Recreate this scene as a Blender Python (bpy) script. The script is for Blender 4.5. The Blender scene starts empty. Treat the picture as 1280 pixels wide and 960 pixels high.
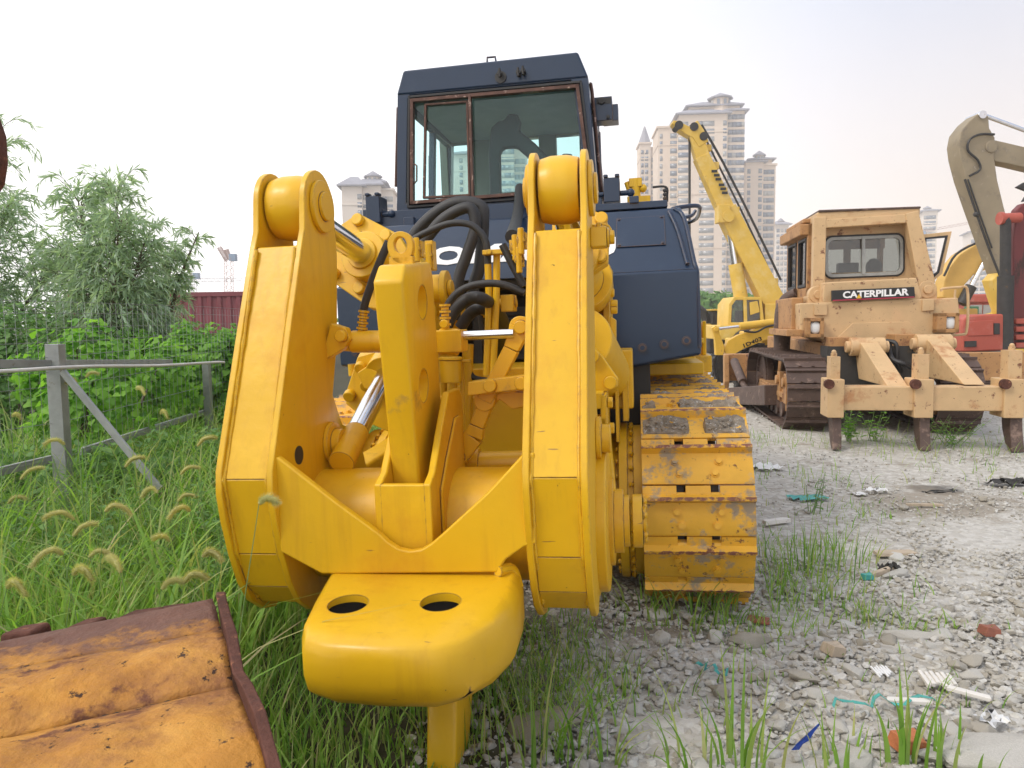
import bpy, bmesh, math, random
import numpy as np
from mathutils import Vector, Matrix
R = math.radians
PI = math.pi
random.seed(7)
rng = np.random.default_rng(11)
scene = bpy.context.scene
COL = scene.collection
V = Vector
# ------------------------------------------------------------------ camera
PITCH, ROLL, FPX = 4.7, 0.8, 950.0
def cam_dir(px, py):
    x = (px - 640) / FPX; y = (480 - py) / FPX
    c, s = math.cos(R(ROLL)), math.sin(R(ROLL))
    x, y = x * c + y * s, -x * s + y * c
    cp, sp = math.cos(R(PITCH)), math.sin(R(PITCH))
    return V((x, cp + y * sp, -sp + y * cp))
EYE = V((0, 0, 1.5))
cd = bpy.data.cameras.new('camera'); cam = bpy.data.objects.new('camera', cd); COL.objects.link(cam)
fw = cam_dir(640, 480); rt = cam_dir(640 + FPX, 480) - fw; up = cam_dir(640, 480 - FPX) - fw
cam.matrix_world = Matrix(((rt.x, up.x, -fw.x, EYE.x), (rt.y, up.y, -fw.y, EYE.y), (rt.z, up.z, -fw.z, EYE.z), (0, 0, 0, 1)))
cd.sensor_width = 36; cd.lens = FPX / 1280 * 36; cd.clip_start = .05; cd.clip_end = 4000
scene.camera = cam
def G(px, py, z=0.0):
    "world point at height z seen at that spot of the photograph"
    d = cam_dir(px, py); t = (z - EYE.z) / d.z
    return EYE + d * t
def W(px, py, Y):
    d = cam_dir(px, py); return EYE + d * (Y / d.y)
# ------------------------------------------------------------------ frames
class Frame:
    "a standing place of a machine: x right, y forward, z up, seen from behind it"
    def __init__(s, loc, head, roll=0, off=0, base=None):
        s.off = V((0, off, 0)); s.loc = V(loc); s.base = V(base) if base else V((0, 0, 0))
        s.M = Matrix.Rotation(-R(head), 3, 'Z') @ Matrix.Rotation(-R(roll), 3, 'Y')
        s.Mi = s.M.inverted()
    def D(s, px, py, v):
        o = s.Mi @ (EYE - s.loc); d = s.Mi @ cam_dir(px, py)
        t = (v - s.off.y - o.y) / d.y
        return o + d * t + s.off
CF = Frame((0, 0, 0), 0)
def P(px, py, v): return CF.D(px, py, v)
# ------------------------------------------------------------------ materials
def new_mat(name):
    m = bpy.data.materials.new(name); m.use_nodes = True
    nt = m.node_tree; nt.nodes.clear()
    o = nt.nodes.new('ShaderNodeOutputMaterial'); b = nt.nodes.new('ShaderNodeBsdfPrincipled')
    nt.links.new(b.outputs[0], o.inputs[0]); return m, nt, b
def noise(nt, co, scale, detail=5, rough=.6):
    n = nt.nodes.new('ShaderNodeTexNoise'); n.inputs['Scale'].default_value = scale
    n.inputs['Detail'].default_value = detail; n.inputs['Roughness'].default_value = rough
    nt.links.new(co, n.inputs['Vector']); return n.outputs['Fac']
def ramp(nt, fac, lo, hi):
    n = nt.nodes.new('ShaderNodeMapRange'); n.inputs['From Min'].default_value = lo; n.inputs['From Max'].default_value = hi
    nt.links.new(fac, n.inputs['Value']); return n.outputs['Result']
def mixc(nt, fac, a, b, mode='MIX'):
    n = nt.nodes.new('ShaderNodeMix'); n.data_type = 'RGBA'; n.blend_type = mode
    if isinstance(fac, (int, float)): n.inputs[0].default_value = fac
    else: nt.links.new(fac, n.inputs[0])
    for i, c in ((6, a), (7, b)):
        if isinstance(c, (tuple, list)): n.inputs[i].default_value = (*c[:3], 1)
        else: nt.links.new(c, n.inputs[i])
    return n.outputs[2]
def coords(nt, per_object=False, scale=None):
    tc = nt.nodes.new('ShaderNodeTexCoord'); co = tc.outputs['Object']
    if per_object:
        oi = nt.nodes.new('ShaderNodeObjectInfo'); m = nt.nodes.new('ShaderNodeVectorMath'); m.operation = 'MULTIPLY_ADD'
        m.inputs[0].default_value = (37, 91, 53); nt.links.new(oi.outputs['Random'], m.inputs[1]); nt.links.new(co, m.inputs[2]); co = m.outputs[0]
    if scale:
        m = nt.nodes.new('ShaderNodeVectorMath'); m.operation = 'MULTIPLY'; m.inputs[1].default_value = scale
        nt.links.new(co, m.inputs[0]); co = m.outputs[0]
    return co
def mat(name, base, rough=.5, metal=0., var=.12, scale=5., layers=(), bump=0., bscale=60., per=False, stretch=None, coat=0., spec=.5, edge=False, streak=None):
    """layers: (colour, noise scale, threshold 0..1, softness, roughness or None)"""
    m, nt, b = new_mat(name); co = coords(nt, per, stretch)
    lo = [c * (1 - var) for c in base]; hi = [min(1, c * (1 + var)) for c in base]
    col = mixc(nt, ramp(nt, noise(nt, co, scale), .3, .7), lo, hi)
    rsock = None
    for (c, sc, th, soft, rg) in layers:
        f = ramp(nt, noise(nt, co, sc, 8, .68), th, th + soft)
        col = mixc(nt, f, col, c)
        if rg is not None:
            mr = nt.nodes.new('ShaderNodeMix'); nt.links.new(f, mr.inputs[0])
            if rsock is None: mr.inputs[2].default_value = rough
            else: nt.links.new(rsock, mr.inputs[2])
            mr.inputs[3].default_value = rg; rsock = mr.outputs[0]
    if streak:
        sv = nt.nodes.new('ShaderNodeVectorMath'); sv.operation = 'MULTIPLY'; sv.inputs[1].default_value = (22, 22, 1.6); nt.links.new(co, sv.inputs[0])
        f0 = nt.nodes.new('ShaderNodeMath'); f0.operation = 'MULTIPLY'; f0.inputs[1].default_value = .32
        nt.links.new(ramp(nt, noise(nt, sv.outputs[0], 1.0, 5, .6), .54, .70), f0.inputs[0]); col = mixc(nt, f0.outputs[0], col, streak)
        sv2 = nt.nodes.new('ShaderNodeVectorMath'); sv2.operation = 'MULTIPLY'; sv2.inputs[1].default_value = (9, 60, 60); nt.links.new(co, sv2.inputs[0])
        col = mixc(nt, ramp(nt, noise(nt, sv2.outputs[0], 1.0, 3, .5), .74, .76), col, (.36, .19, .03))
    if edge:
        bv = nt.nodes.new('ShaderNodeBevel'); bv.samples = 4; bv.inputs['Radius'].default_value = .010
        ge = nt.nodes.new('ShaderNodeNewGeometry'); dp = nt.nodes.new('ShaderNodeVectorMath'); dp.operation = 'DOT_PRODUCT'
        nt.links.new(bv.outputs[0], dp.inputs[0]); nt.links.new(ge.outputs['Normal'], dp.inputs[1])
        sm = nt.nodes.new('ShaderNodeMath'); sm.operation = 'MULTIPLY_ADD'; nt.links.new(noise(nt, co, 26, 6, .7), sm.inputs[0]); sm.inputs[1].default_value = -.55; nt.links.new(dp.outputs['Value'], sm.inputs[2])
        f = ramp(nt, sm.outputs[0], .60, .56); col = mixc(nt, f, col, (.16, .085, .04))
    nt.links.new(col, b.inputs['Base Color'])
    if rsock is not None: nt.links.new(rsock, b.inputs['Roughness'])
    else: b.inputs['Roughness'].default_value = rough
    b.inputs['Metallic'].default_value = metal; b.inputs['Coat Weight'].default_value = coat; b.inputs['Coat Roughness'].default_value = .12
    b.inputs['Specular IOR Level'].default_value = spec
    if bump:
        bn = nt.nodes.new('ShaderNodeBump'); bn.inputs['Strength'].default_value = bump; bn.inputs['Distance'].default_value = .01
        nt.links.new(noise(nt, co, bscale, 6), bn.inputs['Height']); nt.links.new(bn.outputs[0], b.inputs['Normal'])
    return m
RUST = (.16, .06, .03)
M = {}
M['yellow'] = mat('yellow_paint', (.70, .405, .009), .38, var=.06, scale=2.5, bump=.16, bscale=16, coat=.05, spec=.4, edge=True, streak=(.50, .25, .012),
                  layers=(((.62, .30, .008), 2.2, .54, .2, .5), ((.76, .45, .02), 5, .60, .15, .32), ((.32, .19, .06), 2.6, .64, .10, .65), ((.10, .045, .02), 34, .70, .02, .8)))
M['yellow_chip'] = mat('chipped_yellow_paint', (.68, .37, .01), .45, var=.08, scale=3, bump=.15, bscale=35,
                  layers=(((.55, .27, .02), 5, .55, .12, .6), ((.10, .045, .02), 24, .66, .04, .8)))
M['navy'] = mat('navy_paint', (.011, .027, .060), .30, var=.10, scale=2, bump=.07, bscale=9, coat=.15, spec=.4, edge=True, layers=(((.022, .038, .070), 4, .58, .2, .45), ((.12, .11, .10), 60, .74, .03, .8)))
M['black_rubber'] = mat('black_rubber', (.022, .021, .021), .55, var=.2, scale=9, layers=(((.10, .085, .065), 12, .6, .15, .8),))
M['dark'] = mat('dark_steel', (.03, .028, .026), .6, var=.3, scale=7, layers=(((.10, .06, .03), 9, .6, .1, .8),))
M['chrome'] = mat('chrome_rod', (.75, .76, .78), .16, 1., var=.08, scale=9, layers=(((.35, .28, .22), 14, .6, .12, .4),))
M['brownframe'] = mat('bare_brown_aluminium', (.085, .042, .03), .33, .5, var=.35, scale=14, layers=(((.35, .25, .2), 24, .60, .05, .3),))
M['bore_shade'] = mat('painted_bore_shade', (.006, .006, .006), 1., spec=.05)  # near-black that paints the shade inside the tow block holes
M['white'] = mat('white_paint', (.8, .8, .8), .4, var=.03)
M['offwhite'] = mat('weathered_white_paint', (.62, .6, .56), .5, var=.1, layers=(((.3, .2, .14), 20, .6, .1, .7),))
M['blacktxt'] = mat('black_lettering', (.015, .015, .015), .5)
M['interior'] = mat('cab_lining', (.16, .17, .13), .7, var=.15)
M['liner'] = mat('cab_headliner', (.34, .38, .40), .8, var=.1)
M['seat'] = mat('seat_vinyl', (.012, .013, .012), .5, var=.2)
def glass(name, tint, fac=.10):
    m, nt, b = new_mat(name); o = [n for n in nt.nodes if n.type == 'OUTPUT_MATERIAL'][0]; nt.nodes.remove(b)
    t = nt.nodes.new('ShaderNodeBsdfTransparent'); t.inputs[0].default_value = (*tint, 1)
    g = nt.nodes.new('ShaderNodeBsdfGlossy'); g.inputs['Roughness'].default_value = .04
    lw = nt.nodes.new('ShaderNodeFresnel'); lw.inputs['IOR'].default_value = 1.36
    ad = nt.nodes.new('ShaderNodeMath'); ad.operation = 'ADD'; ad.use_clamp = True; ad.inputs[1].default_value = fac
    nt.links.new(lw.outputs[0], ad.inputs[0])
    mx = nt.nodes.new('ShaderNodeMixShader'); nt.links.new(ad.outputs[0], mx.inputs[0])
    nt.links.new(t.outputs[0], mx.inputs[1]); nt.links.new(g.outputs[0], mx.inputs[2]); nt.links.new(mx.outputs[0], o.inputs[0])
    return m
M['glass'] = glass('tinted_glass', (.80, .96, .96), .0)
M['glass_clear'] = glass('clear_glass', (.92, .97, .96), .0)
# ------------------------------------------------------------------ mesh builder
def catmull(pts, n):
    pts = [V(p) for p in pts]
    if n <= 1 or len(pts) < 3: return pts
    out = []; e = [2 * pts[0] - pts[1]] + pts + [2 * pts[-1] - pts[-2]]
    for i in range(1, len(e) - 2):
        a, b, c, d = e[i - 1:i + 3]
        for k in range(n):
            t = k / n
            out.append(.5 * ((2 * b) + (c - a) * t + (2 * a - 5 * b + 4 * c - d) * t * t + (3 * b - a - 3 * c + d) * t ** 3))
    out.append(pts[-1]); return out
class MB:
    def __init__(s): s.v = []; s.f = []
    def add(s, vs, fs):
        n = len(s.v); s.v += [V(v) for v in vs]; s.f += [tuple(i + n for i in f) for f in fs]; return s
    def box(s, a, b):
        "box between two opposite corners"
        x0, y0, z0 = a; x1, y1, z1 = b
        return s.add([(x0, y0, z0), (x1, y0, z0), (x1, y1, z0), (x0, y1, z0), (x0, y0, z1), (x1, y0, z1), (x1, y1, z1), (x0, y1, z1)],
                     [(0, 3, 2, 1), (4, 5, 6, 7), (0, 1, 5, 4), (1, 2, 6, 5), (2, 3, 7, 6), (3, 0, 4, 7)])
    def cbox(s, c, d): c = V(c); d = V(d) / 2; return s.box(c - d, c + d)
    def ext(s, pts, vec):
        pts = [V(p) for p in pts]; vec = V(vec); n = len(pts)
        return s.add(pts + [p + vec for p in pts], [tuple(range(n - 1, -1, -1)), tuple(range(n, 2 * n))] +
                     [(i, (i + 1) % n, (i + 1) % n + n, i + n) for i in range(n)])
    def px(s, poly, x0, x1): return s.ext([(x0, a, b) for a, b in poly], (x1 - x0, 0, 0))
    def py(s, poly, y0, y1): return s.ext([(a, y0, b) for a, b in poly], (0, y1 - y0, 0))
    def pz(s, poly, z0, z1): return s.ext([(a, b, z0) for a, b in poly], (0, 0, z1 - z0))
    def ring(s, outer, inner, vec):
        "plate with a hole: matching point lists"
        n = len(outer); vec = V(vec); o = [V(p) for p in outer]; i_ = [V(p) for p in inner]
        vs = o + i_ + [p + vec for p in o] + [p + vec for p in i_]; fs = []
        for k in range(n):
            j = (k + 1) % n
            fs += [(k, j, n + j, n + k), (2 * n + k, 3 * n + k, 3 * n + j, 2 * n + j), (k, 2 * n + k, 2 * n + j, j), (n + k, n + j, 3 * n + j, 3 * n + k)]
        return s.add(vs, fs)
    def bar(s, p, q, w, h, upv=(0, 0, 1), w2=None, h2=None):
        p, q = V(p), V(q); d = (q - p).normalized(); u = V(upv)
        if abs(d.dot(u)) > .98: u = V((0, 1, 0))
        r = d.cross(u).normalized(); u = r.cross(d); w2 = w if w2 is None else w2; h2 = h if h2 is None else h2
        vs = [c + r * (a * ww / 2) + u * (b * hh / 2) for c, ww, hh in ((p, w, h), (q, w2, h2)) for a, b in ((-1, -1), (1, -1), (1, 1), (-1, 1))]
        return s.add(vs, [(3, 2, 1, 0), (4, 5, 6, 7), (0, 1, 5, 4), (1, 2, 6, 5), (2, 3, 7, 6), (3, 0, 4, 7)])
    def cyl(s, p, q, r, r2=None, n=20):
        return s.tube([p, q], [r, r if r2 is None else r2], n, 1)
    def tube(s, pts, r, n=10, sm=6, closed_ends=True):
        rs = r if isinstance(r, (list, tuple)) else [r] * len(pts)
        if sm > 1 and len(pts) > 2:
            k = len(pts); pts = catmull(pts, sm); m = len(pts)
            rs = [float(np.interp(i / (m - 1) * (k - 1), range(k), rs)) for i in range(m)]
        pts = [V(p) for p in pts]; vs = []; fs = []; u = None
        for i, p in enumerate(pts):
            d = (pts[min(i + 1, len(pts) - 1)] - pts[max(i - 1, 0)]).normalized()
            if u is None: u = d.orthogonal().normalized()
            else: u = (u - d * u.dot(d)); u = u.normalized() if u.length > 1e-6 else d.orthogonal().normalized()
            w = d.cross(u)
            for k in range(n):
                a = 2 * PI * k / n; vs.append(p + (u * math.cos(a) + w * math.sin(a)) * rs[i])
        for i in range(len(pts) - 1):
            for k in range(n):
                j = (k + 1) % n; fs.append((i * n + k, i * n + j, (i + 1) * n + j, (i + 1) * n + k))
        fs += [tuple(range(n - 1, -1, -1)), tuple(range((len(pts) - 1) * n, len(pts) * n))]
        return s.add(vs, fs)
    def disc_stack(s, p, axis, rl, n=28):
        "coaxial discs: rl = [(t0, t1, r), ...] along axis from p"
        p = V(p); axis = V(axis).normalized()
        for t0, t1, r in rl: s.cyl(p + axis * t0, p + axis * t1, r, n=n)
        return s
    def ball(s, c, r, n=10, sc=(1, 1, 1)):
        c = V(c); vs = []; fs = []; h = n // 2
        for i in range(h + 1):
            t = PI * i / h
            for k in range(n):
                a = 2 * PI * k / n; vs.append(c + V((math.sin(t) * math.cos(a) * sc[0], math.sin(t) * math.sin(a) * sc[1], math.cos(t) * sc[2])) * r)
        for i in range(h):
            for k in range(n):
                j = (k + 1) % n; fs.append((i * n + k, (i + 1) * n + k, (i + 1) * n + j, i * n + j))
        return s.add(vs, fs)
    def hexbolt(s, p, axis, r=.02, h=.016):
        p = V(p); a = V(axis).normalized(); s.cyl(p, p + a * h * .35, r * 1.35, n=14); s.cyl(p, p + a * h, r, n=6); return s
    def loft(s, secs):
        n = len(secs[0]); vs = [p for c in secs for p in c]; fs = [tuple(range(n - 1, -1, -1)), tuple(range((len(secs) - 1) * n, len(secs) * n))]
        for i in range(len(secs) - 1):
            for k in range(n):
                j = (k + 1) % n; fs.append((i * n + k, i * n + j, (i + 1) * n + j, (i + 1) * n + k))
        return s.add(vs, fs)
    def mesh(s, name, m, off=V((0, 0, 0)), smooth=35, jitter=0, tri=False):
        me = bpy.data.meshes.new(name)
        me.from_pydata([tuple(v - off) for v in s.v], [], s.f)
        bm = bmesh.new(); bm.from_mesh(me)
        bmesh.ops.remove_doubles(bm, verts=bm.verts, dist=1e-5) if jitter else None
        bmesh.ops.recalc_face_normals(bm, faces=bm.faces); bm.to_mesh(me); bm.free()
        if isinstance(m, (list, tuple)):
            for q in m: me.materials.append(q)
        else: me.materials.append(m)
        me.polygons.foreach_set('use_smooth', [True] * len(me.polygons))
        if smooth: me.set_sharp_from_angle(angle=R(smooth))
        return me
    def build(s, name, m, parent=None, bevel=0, seg=2, smooth=35, **kw):
        off = CF.off if parent is not None else V((0, 0, 0))
        off = off + (CF.base if parent is not None else V((0, 0, 0)))
        me = s.mesh(name, m, off, 0 if bevel else smooth)
        o = bpy.data.objects.new(name, me); COL.objects.link(o)
        if parent is not None: o.parent = parent
        if bevel:
            b = o.modifiers.new('bevel', 'BEVEL'); b.width = bevel; b.segments = seg; b.limit_method = 'ANGLE'; b.angle_limit = R(38); b.harden_normals = True
            b.use_clamp_overlap = True
        return o
def tag(o, label=None, cat=None, group=None, kind=None):
    if label: o['label'] = label
    if cat: o['category'] = cat
    if group: o['group'] = group
    if kind: o['kind'] = kind
    return o
def thing(name, label, cat, frame=None, group=None, loc=None):
    o = bpy.data.objects.new(name, None); COL.objects.link(o); o.empty_display_size = .2
    if frame:
        o.matrix_world = Matrix.Translation(frame.loc + frame.M @ frame.base) @ frame.M.to_4x4()
    if loc is not None: o.location = loc
    return tag(o, label, cat, group)
def txt(s, name, m, parent, origin, xdir, ydir, height, bold=0., width=None, font_w=1., ext=.002, sub=True):
    "lettering as a thin mesh; origin = lower left corner; local frame coordinates"
    cu = bpy.data.curves.new(name, 'FONT'); cu.body = s; cu.size = 1; cu.offset = bold; cu.extrude = .5; cu.resolution_u = 3
    t = bpy.data.objects.new(name, cu); COL.objects.link(t); bpy.context.view_layer.update()
    me = bpy.data.meshes.new_from_object(t.evaluated_get(bpy.context.evaluated_depsgraph_get()))
    bpy.data.objects.remove(t)
    n = len(me.vertices); co = np.empty(n * 3); me.vertices.foreach_get('co', co); co = co.reshape(-1, 3)
    mn, mx = co.min(0), co.max(0); co = (co - mn) / (mx - mn)
    asp = (mx[0] - mn[0]) / (mx[1] - mn[1]); w = width or height * asp * font_w
    xd = np.array(V(xdir).normalized()); yd = np.array(V(ydir).normalized()); nd = np.cross(xd, yd)
    off = CF.off + CF.base
    p = np.array(V(origin) - off)[None] + co[:, :1] * w * xd + co[:, 1:2] * height * yd + (co[:, 2:3] - .5) * ext * 2 * nd
    me.vertices.foreach_set('co', p.ravel()); me.update(); me.materials.clear(); me.materials.append(m)
    o = bpy.data.objects.new(name, me); COL.objects.link(o); o.parent = parent; return o
def sheet(name, verts, faces, m, smooth=True):
    "fast mesh from numpy arrays of quads or triangles"
    me = bpy.data.meshes.new(name); verts = np.asarray(verts, np.float32); faces = np.asarray(faces, np.int32); k = faces.shape[1]
    me.vertices.add(len(verts)); me.vertices.foreach_set('co', verts.ravel())
    me.loops.add(faces.size); me.loops.foreach_set('vertex_index', faces.ravel())
    me.polygons.add(len(faces)); me.polygons.foreach_set('loop_start', np.arange(0, faces.size, k, dtype=np.int32))
    me.polygons.foreach_set('loop_total', np.full(len(faces), k, np.int32))
    me.polygons.foreach_set('use_smooth', np.full(len(faces), smooth, bool))
    me.update(); me.validate(); me.materials.append(m); return me
def link(name, me, parent=None, loc=None):
    o = bpy.data.objects.new(name, me); COL.objects.link(o)
    if parent is not None: o.parent = parent
    if loc is not None: o.location = loc
    return o
def copy_tree(o, parent=None):
    c = o.copy(); COL.objects.link(c)
    if parent is not None: c.parent = parent
    for ch in list(o.children): copy_tree(ch, c)
    return c
def arc(cx, cy, r, a0, a1, n=8): return [(cx + r * math.cos(R(a0 + (a1 - a0) * i / n)), cy + r * math.sin(R(a0 + (a1 - a0) * i / n))) for i in range(n + 1)]
# ================================================================== sky and sun
world = bpy.data.worlds.new("World"); scene.world = world; world.use_nodes = True
nt = world.node_tree; nt.nodes.clear()
out = nt.nodes.new('ShaderNodeOutputWorld'); bg = nt.nodes.new('ShaderNodeBackground'); nt.links.new(bg.outputs[0], out.inputs[0])
sky = nt.nodes.new('ShaderNodeTexSky'); sky.sky_type = 'NISHITA'; sky.sun_disc = False
SUN_EL, SUN_AZ = 48, -118      # azimuth from +Y, positive to the right
sky.sun_elevation = R(SUN_EL); sky.sun_rotation = R(SUN_AZ); sky.dust_density = 6; sky.air_density = 1.5
tc = nt.nodes.new('ShaderNodeTexCoord'); sp = nt.nodes.new('ShaderNodeSeparateXYZ'); nt.links.new(tc.outputs['Generated'], sp.inputs[0])
lowc = mixc(nt, ramp(nt, sp.outputs['X'], -.12, .5), (12.8, 12.5, 12.5), (7.2, 6.2, 5.5))       # cloud veil near the horizon
hic = mixc(nt, ramp(nt, sp.outputs['X'], -.30, .42), (11.8, 11.7, 11.9), (4.0, 4.7, 6.2))        # cloud veil higher up
veil = mixc(nt, ramp(nt, sp.outputs['Z'], .12, .42), lowc, hic)
nz = noise(nt, tc.outputs['Generated'], 2.2, 4, .5)
veil = mixc(nt, ramp(nt, nz, .35, .75), veil, mixc(nt, .12, veil, (8.2, 8.4, 9.3)))
col = mixc(nt, .93, sky.outputs[0], veil)
nt.links.new(col, bg.inputs[0]); bg.inputs[1].default_value = .1
ld = bpy.data.lights.new('sun', 'SUN'); ld.energy = 1.2; ld.angle = R(14); ld.color = (1, .95, .87)
sun = bpy.data.objects.new('sun', ld); COL.objects.link(sun)
sd_ = V((math.sin(R(SUN_AZ)) * math.cos(R(SUN_EL)), math.cos(R(SUN_AZ)) * math.cos(R(SUN_EL)), math.sin(R(SUN_EL))))
sun.rotation_euler = sd_.to_track_quat('Z', 'Y').to_euler()
scene.view_settings.view_transform = 'Standard'; scene.view_settings.look = 'None'; scene.view_settings.exposure = .58; scene.view_settings.gamma = 1
scene.render.engine = 'CYCLES'; scene.cycles.use_denoising = True; scene.cycles.max_bounces = 6; scene.cycles.transparent_max_bounces = 16
scene.cycles.volume_bounces = 1; scene.cycles.sample_clamp_indirect = 6
# ================================================================== the yellow bulldozer in front
psi = 9.5
fv = V((math.sin(R(psi)), math.cos(R(psi)), 0)); rv = V((math.cos(R(psi)), -math.sin(R(psi)), 0))
CF = DZ = Frame(fv * 5.5 - rv * .74, psi, 1.5, 5.5)
dozer = thing('bulldozer', 'freshly painted bright yellow bulldozer with dark blue cab and tall rear ripper, nearest machine', 'bulldozer', DZ)
Y, NV = M['yellow'], M['navy']
# ---- tracks
M['shoe'] = mat('track_shoe_paint', (.74, .40, .03), .5, var=.10, scale=5, per=True, bump=.2, bscale=30,
    layers=(((.34, .27, .19), 6, .515, .08, .9), ((.17, .07, .035), 16, .60, .06, .8), ((.42, .37, .31), 3.2, .66, .05, .95)))
def edge_rust(m, z0):
    "bare rusty steel along the worn grouser tips"
    nt = m.node_tree; b = [n for n in nt.nodes if n.type == 'BSDF_PRINCIPLED'][0]
    src = b.inputs['Base Color'].links[0].from_socket
    tc = nt.nodes.new('ShaderNodeTexCoord'); sp = nt.nodes.new('ShaderNodeSeparateXYZ'); nt.links.new(tc.outputs['Object'], sp.inputs[0])
    n = noise(nt, tc.outputs['Object'], 35, 4); ad = nt.nodes.new('ShaderNodeMath'); ad.operation = 'MULTIPLY_ADD'
    nt.links.new(n, ad.inputs[0]); ad.inputs[1].default_value = .03; nt.links.new(sp.outputs['Z'], ad.inputs[2])
    nt.links.new(mixc(nt, ramp(nt, ad.outputs[0], z0, z0 + .004), src, (.22, .085, .055)), b.inputs['Base Color'])
edge_rust(M['shoe'], .074)
M['mud'] = mat('dried_mud_with_grit', (.26, .22, .17), .95, var=.35, scale=30, bump=.8, bscale=90, layers=(((.46, .44, .41), 45, .58, .04, .9), ((.12, .09, .06), 25, .6, .06, .9)))
def shoe_mesh(w):
    m = MB()
    def prof(a): return [(-.121, -.012), (-.127, .014), (-.112, .022), (-.02, .02), (.035, .024), (.048, .062), (.066, .062), (.076, .024), (a, .016), (a, -.012)]
    xs = [(-w / 2, -.105, .118), (-.105, -.06, .085), (-.06, .06, .118), (.06, .105, .085), (.105, w / 2, .118)]
    for a, b, e in xs: m.px([(p[0], p[1]) for p in prof(e)], a, b)
    for sx in (-.085, .085):
        for sy in (-.075, -.01): m.hexbolt((sx * (1 if sy < -.05 else 1.25), sy, .02), (0, 0, 1), .016, .017)
    me = m.mesh('track_shoe', M['shoe'], smooth=30)
    return me
SHOE = shoe_mesh(.54)
def track_pts(vr, vf, zc, r, n):
    L = 2 * (vf - vr) + 2 * PI * r; out = []
    for i in range(n):
        s = i / n * L
        if s < vf - vr: out.append((vr + s, zc + r, 0))
        elif s < vf - vr + PI * r: a = (s - (vf - vr)) / r; out.append((vf + r * math.sin(a), zc + r * math.cos(a), a))
        elif s < 2 * (vf - vr) + PI * r: out.append((vf - (s - (vf - vr) - PI * r), zc - r, PI))
        else: a = PI + (s - 2 * (vf - vr) - PI * r) / r; out.append((vr + r * math.sin(a), zc + r * math.cos(a), a))
    return out
def mud_mesh(w, seed, cover):
    rr = np.random.default_rng(seed); nx, ny = 44, 16; vs = []; m = MB()
    for j in range(ny):
        for i in range(nx):
            x = -w / 2 + w * i / (nx - 1); y = -.11 + .15 * j / (ny - 1)
            edge = min(1, min(i, nx - 1 - i) / 4) * min(1, min(j, ny - 1 - j) / 3)
            h = .020 + edge * (.012 + .02 * math.sin(x * 17 + seed) * math.cos(y * 40 + seed * 2) + .017 * rr.random()) - (.05 if (math.sin(x * 9 + seed * 1.7) + math.sin(x * 23 + seed) * .5) > cover else 0)
            vs.append((x, y, max(h, .004) if edge > 0 else .004))
    fs = [(j * nx + i, j * nx + i + 1, (j + 1) * nx + i + 1, (j + 1) * nx + i) for j in range(ny - 1) for i in range(nx - 1)]
    m.add(vs, fs)
    for k in range(60):
        x = rr.uniform(-w / 2 + .03, w / 2 - .03); y = rr.uniform(-.09, .03)
        if (math.sin(x * 9 + seed * 1.7) + math.sin(x * 23 + seed) * .5) < cover: m.ball((x, y, .04), rr.uniform(.005, .014), 6, (1, .8, .7))
    return m.mesh('mud', M['mud'], smooth=30)
MUDS = [mud_mesh(.54, 1, 1.25), mud_mesh(.54, 2, .5), mud_mesh(.54, 5, .85)]
def crawler(parent, xc, vr, vf, zc, r, n, shoe_me, inner_sign, main=True, pm=None, sm=None):
    pm = pm or M['yellow_chip']; sm = sm or M['dark']
    fr = MB(); fr.box((xc - .13, vr + .1, zc - .30), (xc + .13, vf, zc - .02)); fr.box((xc - .17, vr + .4, zc - .12), (xc + .17, vf - .5, zc - .05))
    frame = fr.build('track_frame', pm, parent, bevel=.01)
    sp = MB(); z0 = zc
    for k in range(26):
        a = 2 * PI * k / 26; c = V((xc, vr + (r - .09) * math.sin(a), z0 + (r - .09) * math.cos(a))); d = V((0, math.sin(a), math.cos(a)))
        sp.bar(c - d * .05, c + d * .05, .07, .05, (0, math.cos(a), -math.sin(a)), .07, .02)
    sp.disc_stack((xc, vr, z0), (1, 0, 0), [(-.035, .035, r - .12)]); sp.build('sprocket', sm, frame)
    idl = MB(); idl.disc_stack((xc, vf, z0), (1, 0, 0), [(-.07, .07, r - .08), (-.04, .04, r - .05), (-.15, .15, .1)]); idl.build('idler_wheel', sm, frame)
    for k in range(6):
        ro = MB(); y = vr + .5 + k * (vf - vr - .9) / 5
        ro.disc_stack((xc, y, zc - r + .17), (1, 0, 0), [(-.14, .14, .085), (-.17, -.13, .11), (.13, .17, .11)], 16); ro.build('track_roller', sm, frame)
    pts = track_pts(vr, vf, zc, r, n)
    lk = MB(); q = pts + pts[:1]
    for sx in (-.085, .085):
        for i in range(n):
            a, b = q[i], q[i + 1]; ra = 1 - .05 / r
            pa = V((xc + sx, a[0] - .045 * math.sin(a[2]), a[1] - .045 * math.cos(a[2]))); pb = V((xc + sx, b[0] - .045 * math.sin(b[2]), b[1] - .045 * math.cos(b[2])))
            lk.bar(pa, pb, .035, .075, (0, math.sin(a[2]), math.cos(a[2])))
    chain = lk.build('track_chain', sm, parent)
    for i, (y, z, a) in enumerate(pts):
        o = link('track_shoe', shoe_me, chain); o.location = V((xc, y, z)) - CF.off - CF.base; o.rotation_euler = (-a, 0, 0)
        o.scale = (1, 1, 1)
        if main and xc > 0:
            j = None
            if abs(a) < .01 and y < 6.3: j = {0: 2, 1: 1, 2: 0, 3: 1}.get(i % 4)
            if a > PI * 1.72: j = 0 if a > PI * 1.80 and a < PI * 1.91 else (1 if a >= PI * 1.91 else None)
            if j is not None:
                mo = link('mud', MUDS[j], chain); mo.location = o.location; mo.rotation_euler = o.rotation_euler
    return frame, chain
crawler(dozer, 1.045, 4.28, 7.9, .475, .50, 43, SHOE, -1)
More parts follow.
